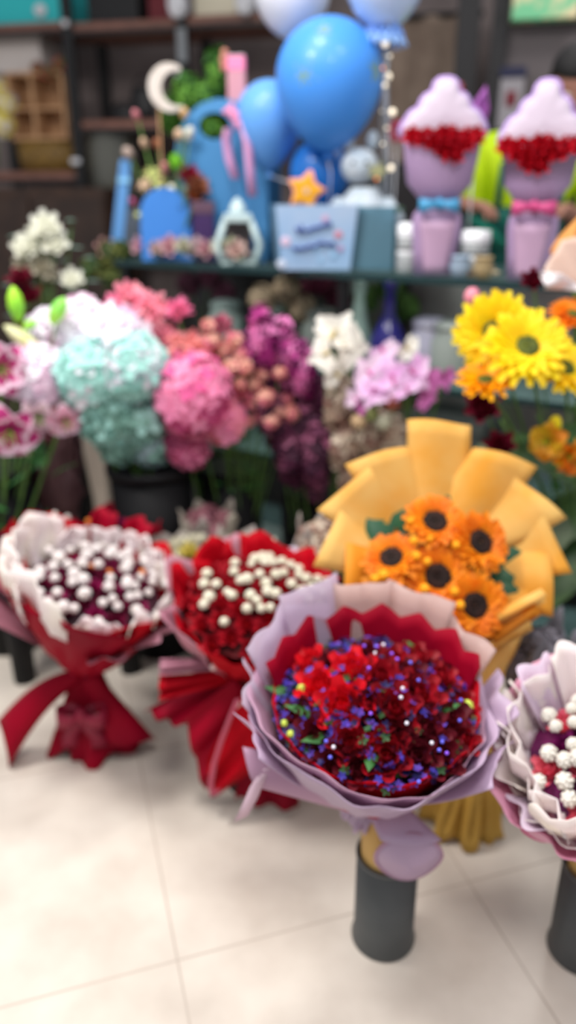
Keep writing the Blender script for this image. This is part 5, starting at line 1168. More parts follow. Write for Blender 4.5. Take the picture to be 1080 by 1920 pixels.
# red inner collar: zigzag points
m2 = wrap_mb(.05, .166, .222, pleats=9, pamp=.012, jag=14, jamp=.035, flare=.62, seed=5, NA=140, front=-.06, crumple=.001); m2.build('red_collar', redW, main, M, solid=.0015)
m2 = wrap_mb(.05, .174, .262, a0=.15, a1=PI-.15, pleats=8, pamp=.012, jag=16, jamp=.035, flare=.62, seed=8, NA=120, crumple=.001); m2.build('red_collar', redD, main, M, solid=.0015)
m2 = MB(); m2.lathe([(.14, .17), (.12, .195), (.09, .205), (.05, .215), (.001, .22)], 32); m2.build('moss_bed', mat('bed_green', (28, 44, 34), .8, (40, 28, 48), 20), main, M)
rosemats = [mat('rose_bright', (226, 16, 34), .5, (200, 10, 30), 25, sub=.08), mat('rose_mid', (160, 4, 24), .55, (130, 4, 22), 25, sub=.05), mat('rose_deep', (104, 2, 24), .6, (84, 2, 22), 25)]
rpos = []
rmesh = [[rose_mesh(.03, m_, s, name='rose') for s in (1, 2)] for m_ in rosemats]
rl = [(582, 1243, 0, 1.05), (658, 1280, 0, 1.15), (598, 1300, 0, 1.1), (643, 1342, 0, 1.25), (712, 1298, 1, 1.1), (738, 1260, 1, .95), (785, 1240, 1, 1.0), (828, 1272, 1, .85), (782, 1322, 1, 1.15), (735, 1352, 1, 1.2), (690, 1345, 2, .9), (840, 1350, 2, 1.1), (868, 1310, 1, .8), (655, 1395, 1, .95), (590, 1378, 2, 1.0), (722, 1415, 1, 1.1), (780, 1415, 2, 1.0), (672, 1430, 2, .9), (830, 1405, 2, 1.05), (768, 1290, 2, .9), (620, 1255, 2, .8), (560, 1335, 2, .8), (876, 1375, 1, .8), (690, 1240, 2, .85), (800, 1375, 2, .95), (745, 1385, 2, .8), (850, 1240, 2, .75), (625, 1420, 2, .8)]
def domez(x, y, R_=.15, z0=.192, h=.05): return z0+h*max(0, 1-(x*x+y*y)/(R_*R_))
for i, (px, py, m_, s_) in enumerate(rl):
    q = plane_pts(main, M, px, py, .225); x, y = q.x, q.y; d = math.hypot(x, y)
    if d > .148: x *= .148/d; y *= .148/d
    rpos.append((x, y))
    put(rmesh[m_][i % 2], 'rose', main, M @ T(x, y, domez(x, y)+.014) @ align((x*3.2, y*3.2-.15, 1), i*1.3) @ S(s_*1.15))
# statice filler: many tiny blue florets
stat = [mat('statice_blue', (52, 44, 150), .6, (76, 56, 176), 30), mat('statice_violet', (96, 66, 180), .6), mat('statice_navy', (28, 26, 84), .6), mat('filler_green', (46, 84, 42), .6)]
rd = random.Random(5); m2 = MB()
for i in range(1500):
    q = math.sqrt(rd.random())*.162; a = rd.uniform(0, 2*PI); x, y = q*cos(a), q*sin(a); z = domez(x, y)+rd.uniform(0, .024)
    if min((x-a_[0])**2+(y-a_[1])**2 for a_ in rpos) < .017**2: continue
    Mx = T(x, y, z) @ align((x*3+rd.uniform(-.6, .6), y*3+rd.uniform(-.6, .6), 1), rd.uniform(0, 6)); f = rd.uniform(.005, .009); mi = rd.choice((0, 0, 1, 2, 2, 2, 3))
    for j in range(5):
        b_ = 2*PI*j/5; ca, sa = cos(b_), sin(b_); vs = [(0, 0, 0), (.6*f, .35*f, .2*f), (1.1*f, 0, .3*f), (.6*f, -.35*f, .2*f)]
        m2.add([(x_*ca-y_*sa, x_*sa+y_*ca, z_) for x_, y_, z_ in vs], [(0, 1, 2, 3)], mi, Mx)
o = m2.build('statice_filler', stat, main, M); o['kind'] = 'stuff'
# white, violet and blue beads added as painted glints among the blooms
glint_bud_mats = [mat('glint_white', (240, 236, 250), .2), mat('glint_violet', (150, 90, 240), .2), mat('glint_blue', (110, 110, 240), .2), mat('tip_lime', (200, 220, 90), .4)]
mbs = []
for m_ in glint_bud_mats: b_ = MB(); b_.ball((0, 0, 0), .0032, 8); mbs.append(b_.mesh('glint_bead', m_))
for i, (px, py, m_) in enumerate(((718, 1220, 0), (702, 1244, 0), (743, 1255, 1), (768, 1258, 2), (690, 1276, 1), (753, 1310, 0), (750, 1325, 0), (783, 1291, 2), (694, 1350, 1), (762, 1362, 0), (626, 1388, 0), (811, 1383, 0), (831, 1378, 2), (826, 1390, 2), (866, 1302, 2), (682, 1224, 1), (706, 1226, 1), (612, 1378, 2), (704, 1226, 2), (620, 1400, 2), (788, 1445, 2), (841, 1392, 1), (733, 1243, 1), (864, 1338, 2))):
    q = plane_pts(main, M, px, py, .25); put(mbs[m_], 'glint_bead', main, M @ T(q.x, q.y, domez(q.x, q.y)+.035))
lb_ = bud_mesh(.011, glint_bud_mats[3]); 
for px, py, s_ in ((876, 1320, 1.0), (565, 1300, .7), (592, 1273, .6), (533, 1350, .6), (545, 1370, .6)):
    q = plane_pts(main, M, px, py, .22); put(lb_, 'lime_bud', main, M @ T(q.x, q.y, domez(q.x, q.y)+.02) @ S(s_))
gl_ = leaf_mesh(.06, .022, leafM)
for px, py, rz in ((600, 1335, 2.9), (800, 1340, .3), (690, 1320, 1.5), (770, 1215, 1.5), (630, 1370, 3.5), (820, 1225, 1.2), (560, 1285, 3), (700, 1390, 4.5)):
    q = plane_pts(main, M, px, py, .23); put(gl_, 'leaf', main, M @ T(q.x, q.y, domez(q.x, q.y)-.0) @ R(rz, 'Z') @ R(.7, 'Y'))
# gathered paper tail and knot below
kn = Wst-Vector(main.location)
m2 = MB(); m2.lathe([(.033, -.03), (.031, -.01), (.03, .01), (.034, .03)], 24, T(kn)); m2.build('ribbon_band', mat('ribbon_lilac', (206, 184, 212), .4, transl=.2), main, solid=.002)
m2 = wrap_mb(.03, .042, .06, pleats=8, pamp=.08, jag=5, jamp=.1, flare=1, seed=3); m2.build('gathered_skirt', lav, main, T(kn) @ R(PI, 'X') , solid=.0015)
def round_tail(parent, P, w_, h_, mt, rz=0, rx=.25, name='paper_loop'):
    def fn(u, v):
        a = 2*PI*u; x = w_*cos(a)*v; z = h_*sin(a)*v
        return (x, -.022*(1-v*v)-.004*sin(a*3)*v, z)
    m2 = MB(); m2.grid(fn, 40, 8, cu=True); o = m2.build(name, mt, parent, P @ R(rz, 'Z') @ R(rx, 'X'), solid=.0015)
    m3 = MB(); m3.tube([(w_*cos(2*PI*k/36), -.003*sin(6*PI*k/36), h_*sin(2*PI*k/36)) for k in range(37)], .0035, 6); m3.build('curled_edge', lavE if mt != pinkP else pinkE, o)
    return o
pinkP = mat('wrap_pink', (232, 160, 190), .5, (236, 186, 206), 4, transl=.3); pinkE = mat('wrap_pink_deep', (206, 84, 136), .5, transl=.2)
tl = atY(766, 1606, vb.y-.085)-Vector(main.location)
round_tail(main, T(tl), .055, .052, lav, 0, .1)
m2 = MB(); e0 = kn+Vector((.0, -.028, .03)); m2.grid(lambda u, v: tuple(e0.lerp(tl+Vector((0, -.01, .045)), v)+Vector(((u-.5)*(.05+.05*v), -.012*sin(PI*u), 0))), 8, 6); m2.build('paper_fold', lav, main, solid=.0015)
# hanging ribbon tail at the left of the bouquet
w_ = [atY(x, y, Y)-Vector(main.location) for x, y, Y in ((500, 1440, .98), (482, 1470, .97), (470, 1500, .965), (452, 1535, .96))]
m2 = MB(); m2.ribbon(w_, [.02, .024, .026, .024], (1, .2, .35)); m2.build('ribbon_tail', mat('ribbon_blush', (220, 190, 204), .4, transl=.2), main, solid=.001)
P4 = [atY(*t)-Vector(main.location) for t in ((455, 1400, 1.0), (560, 1420, .98), (700, 1535, 1.0), (480, 1475, .98))]
m2 = MB(); m2.grid(lambda u, v: tuple(P4[0].lerp(P4[1], u).lerp(P4[3].lerp(P4[2], u), v)+Vector((0, -.015*sin(PI*v), .0))), 12, 8); m2.build('lower_fold', lavE, main, solid=.0015)

# ---------- sunflower bouquet
sb = atZ(868, 1545, 0)
sun = thing('sunflower_bouquet', 'sunflower bouquet in a fan of square golden paper sheets behind the red rose bouquet', 'bouquet', (sb.x, sb.y, 0), 0)
Pd = atY(824, 1040, 1.40); Ld = Pd-Vector(sun.location)
Md = T(Ld) @ R(math.radians(52), 'X') @ R(math.radians(-8), 'Z')
gold = mat('paper_gold', (244, 204, 122), .65, (238, 172, 66), 7, transl=.35, ramp=(.42, .7), spec=.15); goldO = mat('paper_amber', (240, 160, 40), .6, (226, 140, 30), 6, transl=.3)
sheets = []
for i, (th, r1_, hw, mt) in enumerate(((160, .15, .06, gold), (-160, .15, .06, gold), (138, .165, .05, goldO), (-138, .18, .06, goldO), (120, .19, .05, gold), (-112, .20, .075, goldO), (100, .212, .062, gold), (-90, .225, .07, gold), (78, .216, .065, gold), (-66, .228, .066, gold), (53, .216, .064, gold), (-42, .228, .062, gold), (27, .225, .062, gold), (-8, .255, .064, gold))):
    t = math.radians(th)
    def fn(u, v, hw=hw, r1_=r1_, t=t, i=i):
        x = (u-.5)*2*hw*(.6+.4*min(1, v*1.6)); y = .03+(r1_-.03)*v+x*v*(.32 if t > .2 else -.32 if t < -.2 else -.08)
        z = -.03+.0035*i+.055*v**1.4+.006*sin(u*5+i)+.01*sin(PI*u)*v
        return (x*cos(t)+y*sin(t), -x*sin(t)+y*cos(t), z)
    m2 = MB(); m2.grid(fn, 8, 8); m2.build('paper_sheet', mt, sun, Md, solid=.0016)
# small rolled corners low right
for i, (px, py, a) in enumerate(((985, 1135, -25), (975, 1165, -35), (960, 1190, -30), (930, 1205, -20), (905, 1215, -10))):
    q = atY(px, py, 1.27)-Vector(sun.location); m2 = MB(); m2.grid(lambda u, v: (.014*cos(PI*1.4*u), .014*sin(PI*1.4*u), .1*(v-.6)), 8, 3); m2.build('rolled_corner', goldO if i % 2 else gold, sun, T(q) @ R(math.radians(90+a), 'Y') @ R(-.2, 'X'), solid=.0016)
# body of the wrap down to the floor
wpt = Vector((Ld.x*.25, Ld.y*.3, .24))
v0 = wpt; ax_ = (Ld-wpt)
m2 = wrap_mb(.04, .15, ax_.length*.66, pleats=9, pamp=.06, jag=6, jamp=.02, flare=.9, seed=3); m2.build('lower_wrap', gold, sun, T(wpt) @ align(ax_), solid=.0016)
m2 = wrap_mb(.035, .075, .235, pleats=7, pamp=.22, jag=8, jamp=.03, flare=.9, seed=6); m2.build('pleated_skirt', mat('paper_ochre', (206, 164, 76), .6, (190, 146, 60), 6, transl=.2), sun, T(0, 0, .242) @ R(PI, 'X'), solid=.0016)
m2 = MB(); m2.lathe([(.042, -.012), (.043, .012)], 20, T(0, 0, .24)); m2.build('ribbon_band', mat('ribbon_gold', (196, 140, 40), .4), sun, solid=.003)
sfP = mat('sunflower_petal', (246, 150, 8), .55, (236, 122, 6), 30, transl=.3); sfC = mat('sunflower_heart', (26, 12, 8), .8, (44, 20, 12), 60)
def P5(px, py, z): return plane_pts(sun, Md, px, py, z)
sfm = [daisy_mesh(.060, sfP, 14, 3, .42, up=.35, w=.5, droop=.45, seed=s, name='petals') for s in range(3)]; sfc = disc_mesh(.024, sfC, .35)
for i, (px, py, s_, d) in enumerate(((812, 985, 1.05, (0, .25, 1)), (893, 1022, 1.1, (.35, .1, 1)), (733, 1052, 1.0, (-.3, .35, 1)), (817, 1085, 1.12, (0, 0, 1)), (884, 1138, 1.12, (.15, -.1, 1)))):
    q = P5(px, py, .06); fl = bpy.data.objects.new('sunflower', sfm[i % 3]); COL.objects.link(fl); fl.parent = sun; fl.matrix_local = Md @ T(q.x, q.y, .075) @ align(d, i) @ S(s_)
    put(sfc, 'flower_centre', fl, T(0, 0, .004))
    m2 = MB(); a_ = Md @ Vector((q.x, q.y, .04)); m2.tube([tuple(a_), tuple((a_+wpt)/2+Vector((0, .0, .0))), tuple(wpt)], .004, 6); m2.build('stem', stemM, sun)
jl = leaf_mesh(.12, .07, mat('ruscus_green', (44, 96, 56), .45, (36, 80, 60), 14, transl=.2), jag=.3, bend=.6)
for px, py, a in ((695, 990, 110), (690, 1030, 150), (760, 960, 100), (860, 960, 80), (905, 955, 60), (930, 990, 45), (950, 1040, 20), (955, 1075, 0), (700, 1070, 180), (840, 950, 95), (925, 1110, -20), (720, 1010, 130), (950, 1100, -10), (830, 1000, 90), (780, 1020, 200), (870, 1075, 20), (850, 1050, 250)):
    q = P5(px, py, .05); put(jl, 'leaf', sun, Md @ T(q.x, q.y, .05) @ R(math.radians(a), 'Z') @ R(.85, 'Y') @ T(0, 0, -.04))
ob = bud_mesh(.009, mat('bud_orange', (250, 170, 20), .5)); 
for px, py, s_ in ((770, 1022, 1), (800, 1018, .7), (765, 985, .8), (715, 1085, 1.2), (700, 1092, 1), (790, 1110, 1.1), (845, 1115, 1), (855, 1140, 1), (848, 1030, .9), (775, 1050, 1), (795, 1060, .9)):
    q = P5(px, py, .07); put(ob, 'bud', sun, Md @ T(q.x, q.y, .105) @ S(s_))

# ---------- generic wrapped bouquet
def rim_paper(parent, M, n, r, z, mt, size, seed=0, a0=0, a1=2*PI, out=.5):
    rd_ = random.Random(seed)
    for i in range(n):
        a = a0+(a1-a0)*(i+.5)/n
        m2 = MB(); s_ = size*rd_.uniform(.8, 1.2)
        def fn(u, v):
            uu = (u-.5)*2; w = s_*(.6+.4*sin(PI*(.2+.6*v)))*.8
            return (out*s_*v-.25*s_*v*v+.012*sin(uu*5+i), uu*w, s_*(v-.25)*(1-.12*abs(uu)**2)+.01*sin(v*8+uu*4))
        m2.grid(fn, 6, 6); m2.build('rim_paper', mt, parent, M @ R(a, 'Z') @ T(r, 0, z) @ R(rd_.uniform(-.25, .25), 'Z'), solid=.0012)
whiteP = mat('paper_white', (252, 240, 246), .55, (253, 247, 238), 7, transl=.35)
mauveP = mat('paper_mauve', (206, 150, 166), .5, (190, 128, 148), 5, transl=.35)

# ---------- left red bouquet with white buds
lb0 = atZ(178, 1395, 0)
left = thing('wrapped_bouquet', 'red wrapped bouquet with white buds and white rim, farthest left', 'bouquet', (lb0.x, lb0.y, 0), 0, 'red wrapped bouquets on the floor')
kz = .235
ML = T(.0, 0, kz)
k = K(atY(190, 1060, lb0.y)); topc = atY(188, 1068, lb0.y-.0)-Vector(left.location)
ML = T(0, 0, kz) @ align((topc.x, -.03, topc.z-kz))
hc_ = topc.z-kz
m2 = wrap_mb(.028, .185, hc_*1.0, pleats=6, pamp=.05, jag=4, jamp=.12, flare=.75, seed=1, front=-.1); m2.build('outer_wrap', redW, left, ML @ R(.5, 'Z'), solid=.0015)
m2 = wrap_mb(.03, .20, hc_*1.02, pleats=5, pamp=.05, jag=3, jamp=.12, flare=.72, seed=4, front=-.12); m2.build('outer_wrap', redD, left, ML @ R(1.4, 'Z'), solid=.0015)
fan_sheet(left, ML, 205, 40, .03, .25, .02, hc_*.86, mauveP, 'mauve_sheet', corners=.05)
fan_sheet(left, ML, 182, 30, .03, .235, .04, hc_*.95, mauveP, 'mauve_sheet', corners=.05)
fan_sheet(left, ML, 296, 36, .075, .178, hc_*.35, hc_*.66, mauveP, 'mauve_patch', corners=.02)
fan_sheet(left, ML, 330, 26, .05, .21, .06, hc_*.9, mauveP, 'mauve_sheet', corners=.05)
rim_paper(left, ML, 6, .16, hc_*.95, whiteP, .115, 1, math.radians(130), math.radians(245), .5)
rim_paper(left, ML, 7, .15, hc_*.98, whiteP, .06, 2, math.radians(20), math.radians(130), .3)
rim_paper(left, ML, 3, .165, hc_*.92, whiteP, .06, 3, math.radians(-55), math.radians(10), .5)
rim_paper(left, ML, 2, .15, hc_*.86, whiteP, .05, 6, math.radians(270), math.radians(295), .5)
for a in (70, 100): fan_sheet(left, ML, a, 24, .1, .2, hc_*.6, hc_*1.28, redD, 'red_point', corners=-.15)
m2 = MB(); m2.lathe([(.15, hc_*.82), (.11, hc_*.92), (.001, hc_*.98)], 28); m2.build('flower_bed', mat('bed_wine', (58, 12, 34), .8, (30, 20, 24), 20), left, ML)
wine = [rose_mesh(.022, mat('mum_wine', (120, 10, 56), .6, (96, 6, 46), 20), s, name='wine_bloom') for s in (1, 2)]+[rose_mesh(.02, mat('mum_magenta', (150, 20, 84), .6), 3, name='wine_bloom')]
btM = mat('button_white', (240, 232, 232), .55, (230, 220, 214), 20, transl=.15)
bt = bud_mesh(.013, btM, name='white_bud')
rd = random.Random(3)
for i, (p_, n_, q_) in enumerate(dome(34, .135, .03)): put(wine[i % 3], 'wine_bloom', left, ML @ T(p_.x, p_.y, hc_*.9+p_.z) @ align(n_, i))
for i, (p_, n_, q_) in enumerate(dome(56, .15, .035, k0=1.1, jit=.018, rd=rd)):
    if q_ < .25 and i % 2: continue
    put(bt, 'white_bud', left, ML @ T(p_.x, p_.y, hc_*.9+p_.z+.02) @ align(n_, i) @ S(rr(.75, 1.2)))
oc = bud_mesh(.009, mat('button_orange', (216, 120, 40), .5), name='orange_button')
for px, py in ((203, 1086), (170, 1076), (165, 990), (265, 1085)):
    q = plane_pts(left, ML, px, py, hc_*.95); put(oc, 'orange_button', left, ML @ T(q.x, q.y, hc_*1.02))
m2 = MB(); m2.lathe([(.031, -.012), (.029, 0), (.031, .012)], 20, T(0, 0, kz)); m2.build('ribbon_band', mat('ribbon_wine', (150, 40, 66), .4), left, solid=.003)
m2 = wrap_mb(.028, .105, .232, pleats=5, pamp=.16, jag=5, jamp=.1, flare=1.0, seed=5); m2.build('paper_skirt', redD, left, T(0, 0, kz) @ R(PI, 'X') @ S(1, .8, 1), solid=.0015)
# big tail sweeping to the left
a_ = Vector((-.02, -.03, kz)); 
def tailfn(u, v):
    c = Vector((-.01, -.02, kz-.01)).lerp(Vector((-.21, -.06, .045)), v)+Vector((0, 0, .03*sin(PI*v)))
    w = .02+.055*v; t = PI*1.25*u-.6
    return tuple(c+Vector((.35*w*sin(t), -w*.7*sin(t)*.8, w*cos(t)*.85)))
m2 = MB(); m2.grid(tailfn, 14, 10); m2.build('paper_tail', redD, left, solid=.0015)
def tail2(u, v):
    c = Vector((.01, -.02, kz-.01)).lerp(Vector((.1, -.04, .04)), v)
    w = .02+.045*v; t = PI*1.3*u-.3
    return tuple(c+Vector((w*cos(t), -w*sin(t)*.8, w*.5*sin(t)+.01*sin(u*9))))
m2 = MB(); m2.grid(tail2, 14, 8); m2.build('paper_tail', redD, left, solid=.0015)
bwM = mat('ribbon_plum', (150, 30, 60), .35, transl=.2)
m2 = MB(); bow(m2, .12, T(.0, -.075, kz-.085), 0, .04, .09); m2.build('ribbon_bow', bwM, left, solid=.0015)

# ---------- second red bouquet with cream buds, in a dark vase
sb0 = atZ(470, 1480, 0)
v2 = thing('metal_vase', 'black cylinder vase half hidden by red paper in the middle', 'vase', (sb0.x, sb0.y+.03, 0), 0, 'grey cylinder vases')
v2['group'] = 'dark vase behind the red paper'
m2 = MB(); m2.lathe([(.001, .004), (.055, .004), (.058, 0), (.056, .19), (.053, .19), (.05, .02), (.001, .02)], 32); m2.build('body', binM, v2)
m2 = MB(); m2.lathe([(.055, .186), (.06, .188), (.06, .196), (.054, .197)], 32); m2.build('rim', binM, v2)
sec = thing('wrapped_bouquet', 'red wrapped bouquet with cream white buds, between the left one and the roses', 'bouquet', (sb0.x, sb0.y+.03, .02), 0, 'red wrapped bouquets on the floor')
LS = Vector(sec.location); kz2 = atY(455, 1265, sb0.y).z-.02
topc = atY(482, 1100, sb0.y+.03)-LS
MS_ = T(0, 0, kz2) @ align((topc.x*.8, -.05, topc.z-kz2)); hs_ = topc.z-kz2
m2 = wrap_mb(.03, .17, hs_*1.0, pleats=8, pamp=.05, jag=5, jamp=.12, flare=.7, seed=2, front=-.1); m2.build('outer_wrap', redW, sec, MS_, solid=.0015)
m2 = wrap_mb(.04, .185, hs_*1.05, a0=1.8, a1=4.1, pleats=8, pamp=.05, jag=7, jamp=.12, flare=.7, seed=7); m2.build('outer_wrap', mauveP, sec, MS_, solid=.0015)
m2 = wrap_mb(.04, .18, hs_*1.12, a0=.3, a1=PI, pleats=8, pamp=.05, jag=9, jamp=.12, flare=.7, seed=12); m2.build('outer_wrap', redW, sec, MS_, solid=.0015)
fan_sheet(sec, MS_, 318, 30, .04, .2, .02, hs_*.95, redT, 'clear_sheet', corners=.08); fan_sheet(sec, MS_, 345, 30, .04, .2, .02, hs_*1.0, redT, 'clear_sheet', corners=.08)
m2 = MB(); m2.lathe([(.142, hs_*.86), (.1, hs_*.97), (.001, hs_*1.05)], 28); m2.build('flower_bed', mat('bed_red', (110, 4, 20), .8, (60, 20, 20), 20), sec, MS_)
rb_ = [rose_mesh(.022, mat('carnation_red', (180, 6, 30), .6, (140, 4, 26), 20), s, name='red_bloom') for s in (5, 6)]
for i, (p_, n_, q_) in enumerate(dome(46, .15, .045)): put(rb_[i % 2], 'red_bloom', sec, MS_ @ T(p_.x, p_.y, hs_*.92+p_.z) @ align(n_, i))
bt2 = bud_mesh(.0125, mat('button_cream', (240, 234, 216), .55, (226, 222, 196), 20, transl=.15), name='cream_bud')
for i, (px, py, s_) in enumerate(((388, 1083, 1), (383, 1105, 1), (405, 1112, .9), (392, 1132, 1.1), (382, 1142, .9), (440, 1068, .9), (438, 1092, .9), (434, 1137, .9), (462, 1110, 1.1), (450, 1112, .9), (485, 1100, .9), (497, 1118, 1), (468, 1140, 1), (462, 1160, .9), (480, 1148, .8), (500, 1133, 1), (515, 1135, 1), (488, 1160, .8), (505, 1158, .8), (478, 1058, 1.1), (492, 1048, 1.1), (505, 1043, 1), (497, 1068, 1), (510, 1066, .9), (515, 1098, 1), (530, 1090, .9), (528, 1055, 1), (545, 1060, .9), (560, 1065, .9), (560, 1085, .9), (572, 1090, .9), (575, 1085, .9), (545, 1112, 1), (566, 1120, 1.1), (584, 1105, .9), (596, 1082, 1), (604, 1100, .8), (608, 1108, .7), (420, 1175, .8), (425, 1130, .7), (580, 1130, .7), (615, 1085, .9), (470, 1075, .7), (600, 1130, .6), (622, 1130, .6))):
    q = plane_pts(sec, MS_, px, py, hs_*1.04); d2 = (q.x**2+q.y**2)/.15**2
    put(bt2, 'cream_bud', sec, MS_ @ T(q.x, q.y, hs_*.9+.02+.045*max(0, 1-d2)) @ align((q.x*4, q.y*4, 1), i) @ S(s_))
for px, py in ((415, 1130), (500, 1085), (455, 1150), (560, 1100)):
    q = plane_pts(sec, MS_, px, py, hs_*1.02); put(gl_, 'leaf', sec, MS_ @ T(q.x, q.y, hs_*.95) @ R(px, 'Z') @ R(.8, 'Y'))
# pleated red fan to the left of the waist, hanging sheets, ribbon
def fanquad(P, mt, name, n=10, wav=.012):
    P = [atY(*t)-LS for t in P]; m2 = MB(); m2.grid(lambda u, v: tuple(P[0].lerp(P[1], v).lerp(P[3].lerp(P[2], v), u)+Vector((0, wav*sin(u*14)*v, wav*.3*sin(u*9)*v))), 16, n); return m2.build(name, mt, sec, solid=.0015)
fanquad(((440, 1245, 1.44), (270, 1335, 1.40), (345, 1365, 1.38), (455, 1280, 1.42)), redD, 'pleated_fan')
fanquad(((440, 1235, 1.43), (300, 1240, 1.39), (300, 1268, 1.38), (440, 1255, 1.42)), mauveP, 'mauve_pleat')
fanquad(((445, 1255, 1.42), (298, 1270, 1.39), (300, 1320, 1.38), (455, 1275, 1.41)), redW, 'pleated_fan')
fanquad(((440, 1270, 1.40), (345, 1350, 1.37), (385, 1490, 1.36), (500, 1330, 1.38)), redD, 'hanging_sheet')
fanquad(((470, 1270, 1.38), (385, 1430, 1.35), (405, 1500, 1.34), (540, 1400, 1.35)), redW, 'hanging_sheet')
fanquad(((480, 1280, 1.42), (440, 1500, 1.37), (560, 1520, 1.36), (560, 1300, 1.4)), redD, 'hanging_sheet')
fanquad(((350, 1150, 1.40), (340, 1200, 1.40), (440, 1270, 1.42), (480, 1200, 1.36)), redW, 'front_sheet')
m2 = MB(); m2.lathe([(.034, -.012), (.032, 0), (.034, .012)], 20, T(0, 0, kz2)); m2.build('ribbon_band', redD, sec, solid=.003)
rbn = [atY(x, y, 1.31)-LS for x, y in ((446, 1310), (430, 1350), (415, 1390), (402, 1430), (395, 1470), (400, 1495), (410, 1480))]
m2 = MB(); m2.ribbon(rbn, .012, (1, .2, .2)); m2.build('ribbon_loop', mat('ribbon_rose', (206, 96, 120), .35, transl=.2), sec, solid=.001)
m2 = MB()
for px, py in ((400, 1250), (445, 1320)): m2.ball(atY(px, py, 1.33)-LS, .007, 10)
m2.build('pearl_pin', mat('pearl', (244, 220, 216), .2), sec)

# ---------- right pink bouquet in second vase
vb2 = atZ(1087, 1778, 0)
vas2 = thing('metal_vase', 'grey cylinder vase at the right picture edge under the pink bouquet', 'vase', (vb2.x, vb2.y, 0), 0, 'grey cylinder vases')
for ch in vas.children: c_ = ch.copy(); c_.parent = vas2; COL.objects.link(c_)
pkb = thing('pink_bouquet', 'pink bouquet with white button flowers and white paper corners at the right edge', 'bouquet', (vb2.x, vb2.y, .02), 0)
LP = Vector(pkb.location); kz3 = .30
topc = atY(1122, 1375, vb2.y+.0)-LP
MP = T(0, 0, kz3) @ align((topc.x*1.0, -.06, topc.z-kz3)); hp_ = max(.18, topc.z-kz3)
m2 = MB(); m2.lathe([(.036, 0), (.044, .1), (.048, .21), (.04, .27), (.03, .3)], 28); m2.build('stem_wrap', kraft, pkb)
m2 = wrap_mb(.028, .185, hp_, pleats=7, pamp=.04, jag=5, jamp=.1, flare=.7, seed=3, front=-.08); m2.build('outer_wrap', pinkP, pkb, MP, solid=.0015)
m2 = wrap_mb(.03, .165, hp_*1.0, pleats=7, pamp=.05, jag=6, jamp=.1, flare=.65, seed=8, front=-.08); m2.build('inner_wrap', whiteP, pkb, MP, solid=.0015)
for i, (a, z1, r1_) in enumerate(((150, 1.25, .185), (122, 1.42, .175), (95, 1.45, .175), (68, 1.42, .175), (178, 1.12, .18), (205, 1.02, .178))):
    fan_sheet(pkb, MP, a, 32, .08, r1_, hp_*.5, hp_*z1, whiteP if i % 2 == 0 else mat('paper_lilacwhite', (232, 214, 232), .5, transl=.35), 'paper_corner', corners=-.06)
rim_paper(pkb, MP, 5, .125, hp_*.98, whiteP, .09, 5, math.radians(110), math.radians(250), .5)
m2 = MB(); m2.lathe([(.125, hp_*.86), (.1, hp_*.95), (.001, hp_*1.0)], 28); m2.build('flower_bed', mat('bed_purple', (70, 14, 60), .8, (110, 20, 80), 20), pkb, MP)
pkr = [rose_mesh(.026, mat('rose_pink', (232, 92, 120), .6, (240, 120, 136), 20, transl=.2), s, name='pink_rose') for s in (1, 2)]; prp = rose_mesh(.024, mat('bloom_purple', (120, 16, 90), .6), 3, name='purple_bloom')
for i, (p_, n_, q_) in enumerate(dome(22, .11, .04)): put(prp if i % 3 == 0 else pkr[i % 2], 'purple_bloom' if i % 3 == 0 else 'pink_rose', pkb, MP @ T(p_.x, p_.y, hp_*.93+p_.z) @ align(n_, i))
bt3 = bud_mesh(.0125, mat('button_ivory', (238, 234, 226), .55, (230, 222, 206), 20, transl=.15), name='white_button')
for i, (p_, n_, q_) in enumerate(dome(46, .118, .045, k0=.6, jit=.01, rd=rd)): put(bt3, 'white_button', pkb, MP @ T(p_.x, p_.y, hp_*.95+p_.z+.016) @ align(n_, i) @ S(rr(.85, 1.2)))
q = atY(1034, 1549, vb2.y-.10)-LP
round_tail(pkb, T(q), .045, .03, pinkP, 0, .1); 
q2 = atY(1120, 1570, vb2.y-.10)-LP
round_tail(pkb, T(q2), .045, .03, pinkP, 0, -.1)
m2 = MB(); m2.lathe([(.031, -.014), (.029, 0), (.031, .014)], 20, T(0, 0, kz3)); m2.build('ribbon_band', pinkE, pkb, solid=.003)

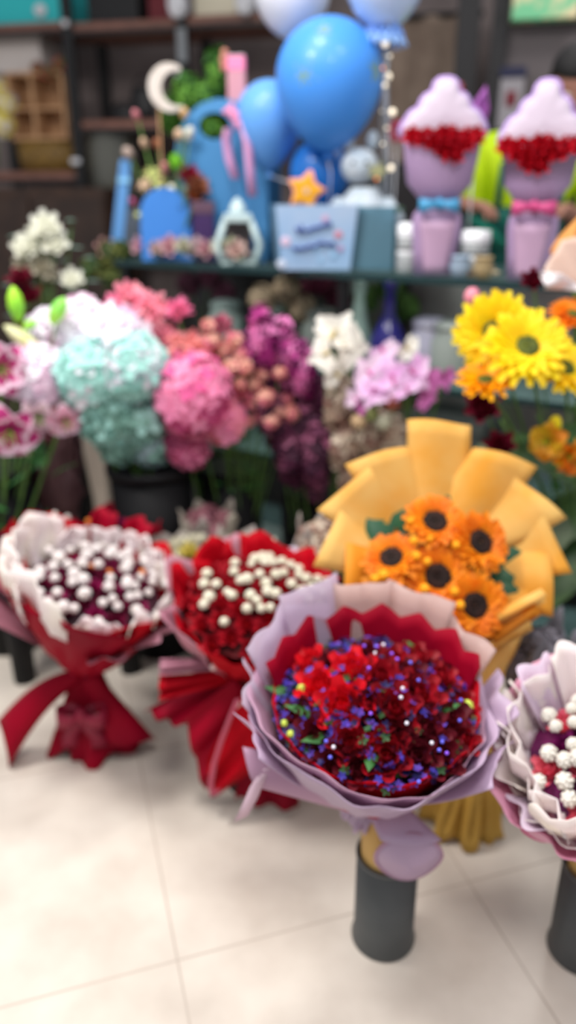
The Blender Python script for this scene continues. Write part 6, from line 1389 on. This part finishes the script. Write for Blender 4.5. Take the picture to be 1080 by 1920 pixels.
# ---------- bouquets standing behind the front row
def back_bouquet(label, px, py, Y, r, mt_wrap, heads, rimmt=None, jag=5, seed=0, zw=.3, grp=None):
    c = atY(px, py, Y); root = thing('wrapped_bouquet', label, 'bouquet', (c.x, c.y, 0), 0, grp)
    m2 = MB(); m2.lathe([(.03, 0), (.035, zw)], 16); m2.build('stem_wrap', binM, root, solid=.002)
    m2 = wrap_mb(.028, r, c.z-zw, pleats=7, pamp=.05, jag=jag, jamp=.18, flare=.7, seed=seed); m2.build('outer_wrap', mt_wrap, root, T(0, 0, zw), solid=.0015)
    m2 = MB(); m2.lathe([(.031, -.01), (.032, .01)], 16, T(0, 0, zw)); m2.build('ribbon_band', rimmt or mt_wrap, root, solid=.003)
    for i, (p_, n_, q_) in enumerate(dome(heads[1], r*.8, .04, k0=seed)): put(heads[0][i % len(heads[0])], 'bloom', root, T(p_.x, p_.y, c.z-zw-.02+zw-.02+p_.z) @ align(n_, i))
    return root
back_bouquet('dark red wrapped bouquet with pointed tips behind the left white rimmed one', 222, 985, 1.95, .12, redD, (wine, 8), seed=3)
back_bouquet('bright red wrapped bouquet at the left edge behind the white rim', 8, 1012, 1.9, .07, redW, (wine, 8), seed=6)
greyP = mat('paper_greybeige', (170, 160, 156), .6, (186, 178, 160), 6, transl=.2)
back_bouquet('grey beige wrapped bouquet with cream yellow blooms behind the two red ones', 370, 1020, 1.85, .14, greyP, ([rose_mesh(.03, creamF, 1), rose_mesh(.03, mat('rose_butter', (206, 190, 96), .6), 2), rose_mesh(.03, greyP, 3)], 12), seed=2)
back_bouquet('bouquet of cream and ivory roses behind the middle red one', 440, 1035, 1.72, .09, greyP, ([rose_mesh(.034, creamF, 1), rose_mesh(.03, mat('rose_bone', 0), 2)], 8), seed=5, jag=7)
dpM = mat('dusk_pink_flower', (150, 96, 104), .6, (116, 66, 80), 14)
back_bouquet('dusty pink flower bunch in the gap beneath the plum spikes', 392, 968, 2.0, .075, greyP, ([cluster_mesh(.03, .03, .025, dpM, 30, .014)], 6), seed=8)
back_bouquet('lilac white small bunch behind the cream bud bouquet', 560, 1045, 1.66, .06, greyP, ([cluster_mesh(.025, .025, .02, mat('lilac_white', (206, 190, 206), .6), 30, .012)], 7), seed=9)
back_bouquet('peach beige bunch at the left edge of the sunflower paper', 600, 1000, 1.7, .05, greyP, ([cluster_mesh(.03, .03, .03, cr_, 30, .014, nm=3)], 5), seed=1)
back_bouquet('grey smoky paper bunch between sunflowers and the pink bouquet', 1010, 1195, 1.4, .07, mat('paper_smoke', (112, 112, 120), .6, (140, 138, 148), 10, transl=.2), ([cluster_mesh(.03, .03, .02, mat('smoke_bloom', (120, 116, 126), .6), 30, .012)], 6), seed=4, zw=.2)
bpy.context.view_layer.update()
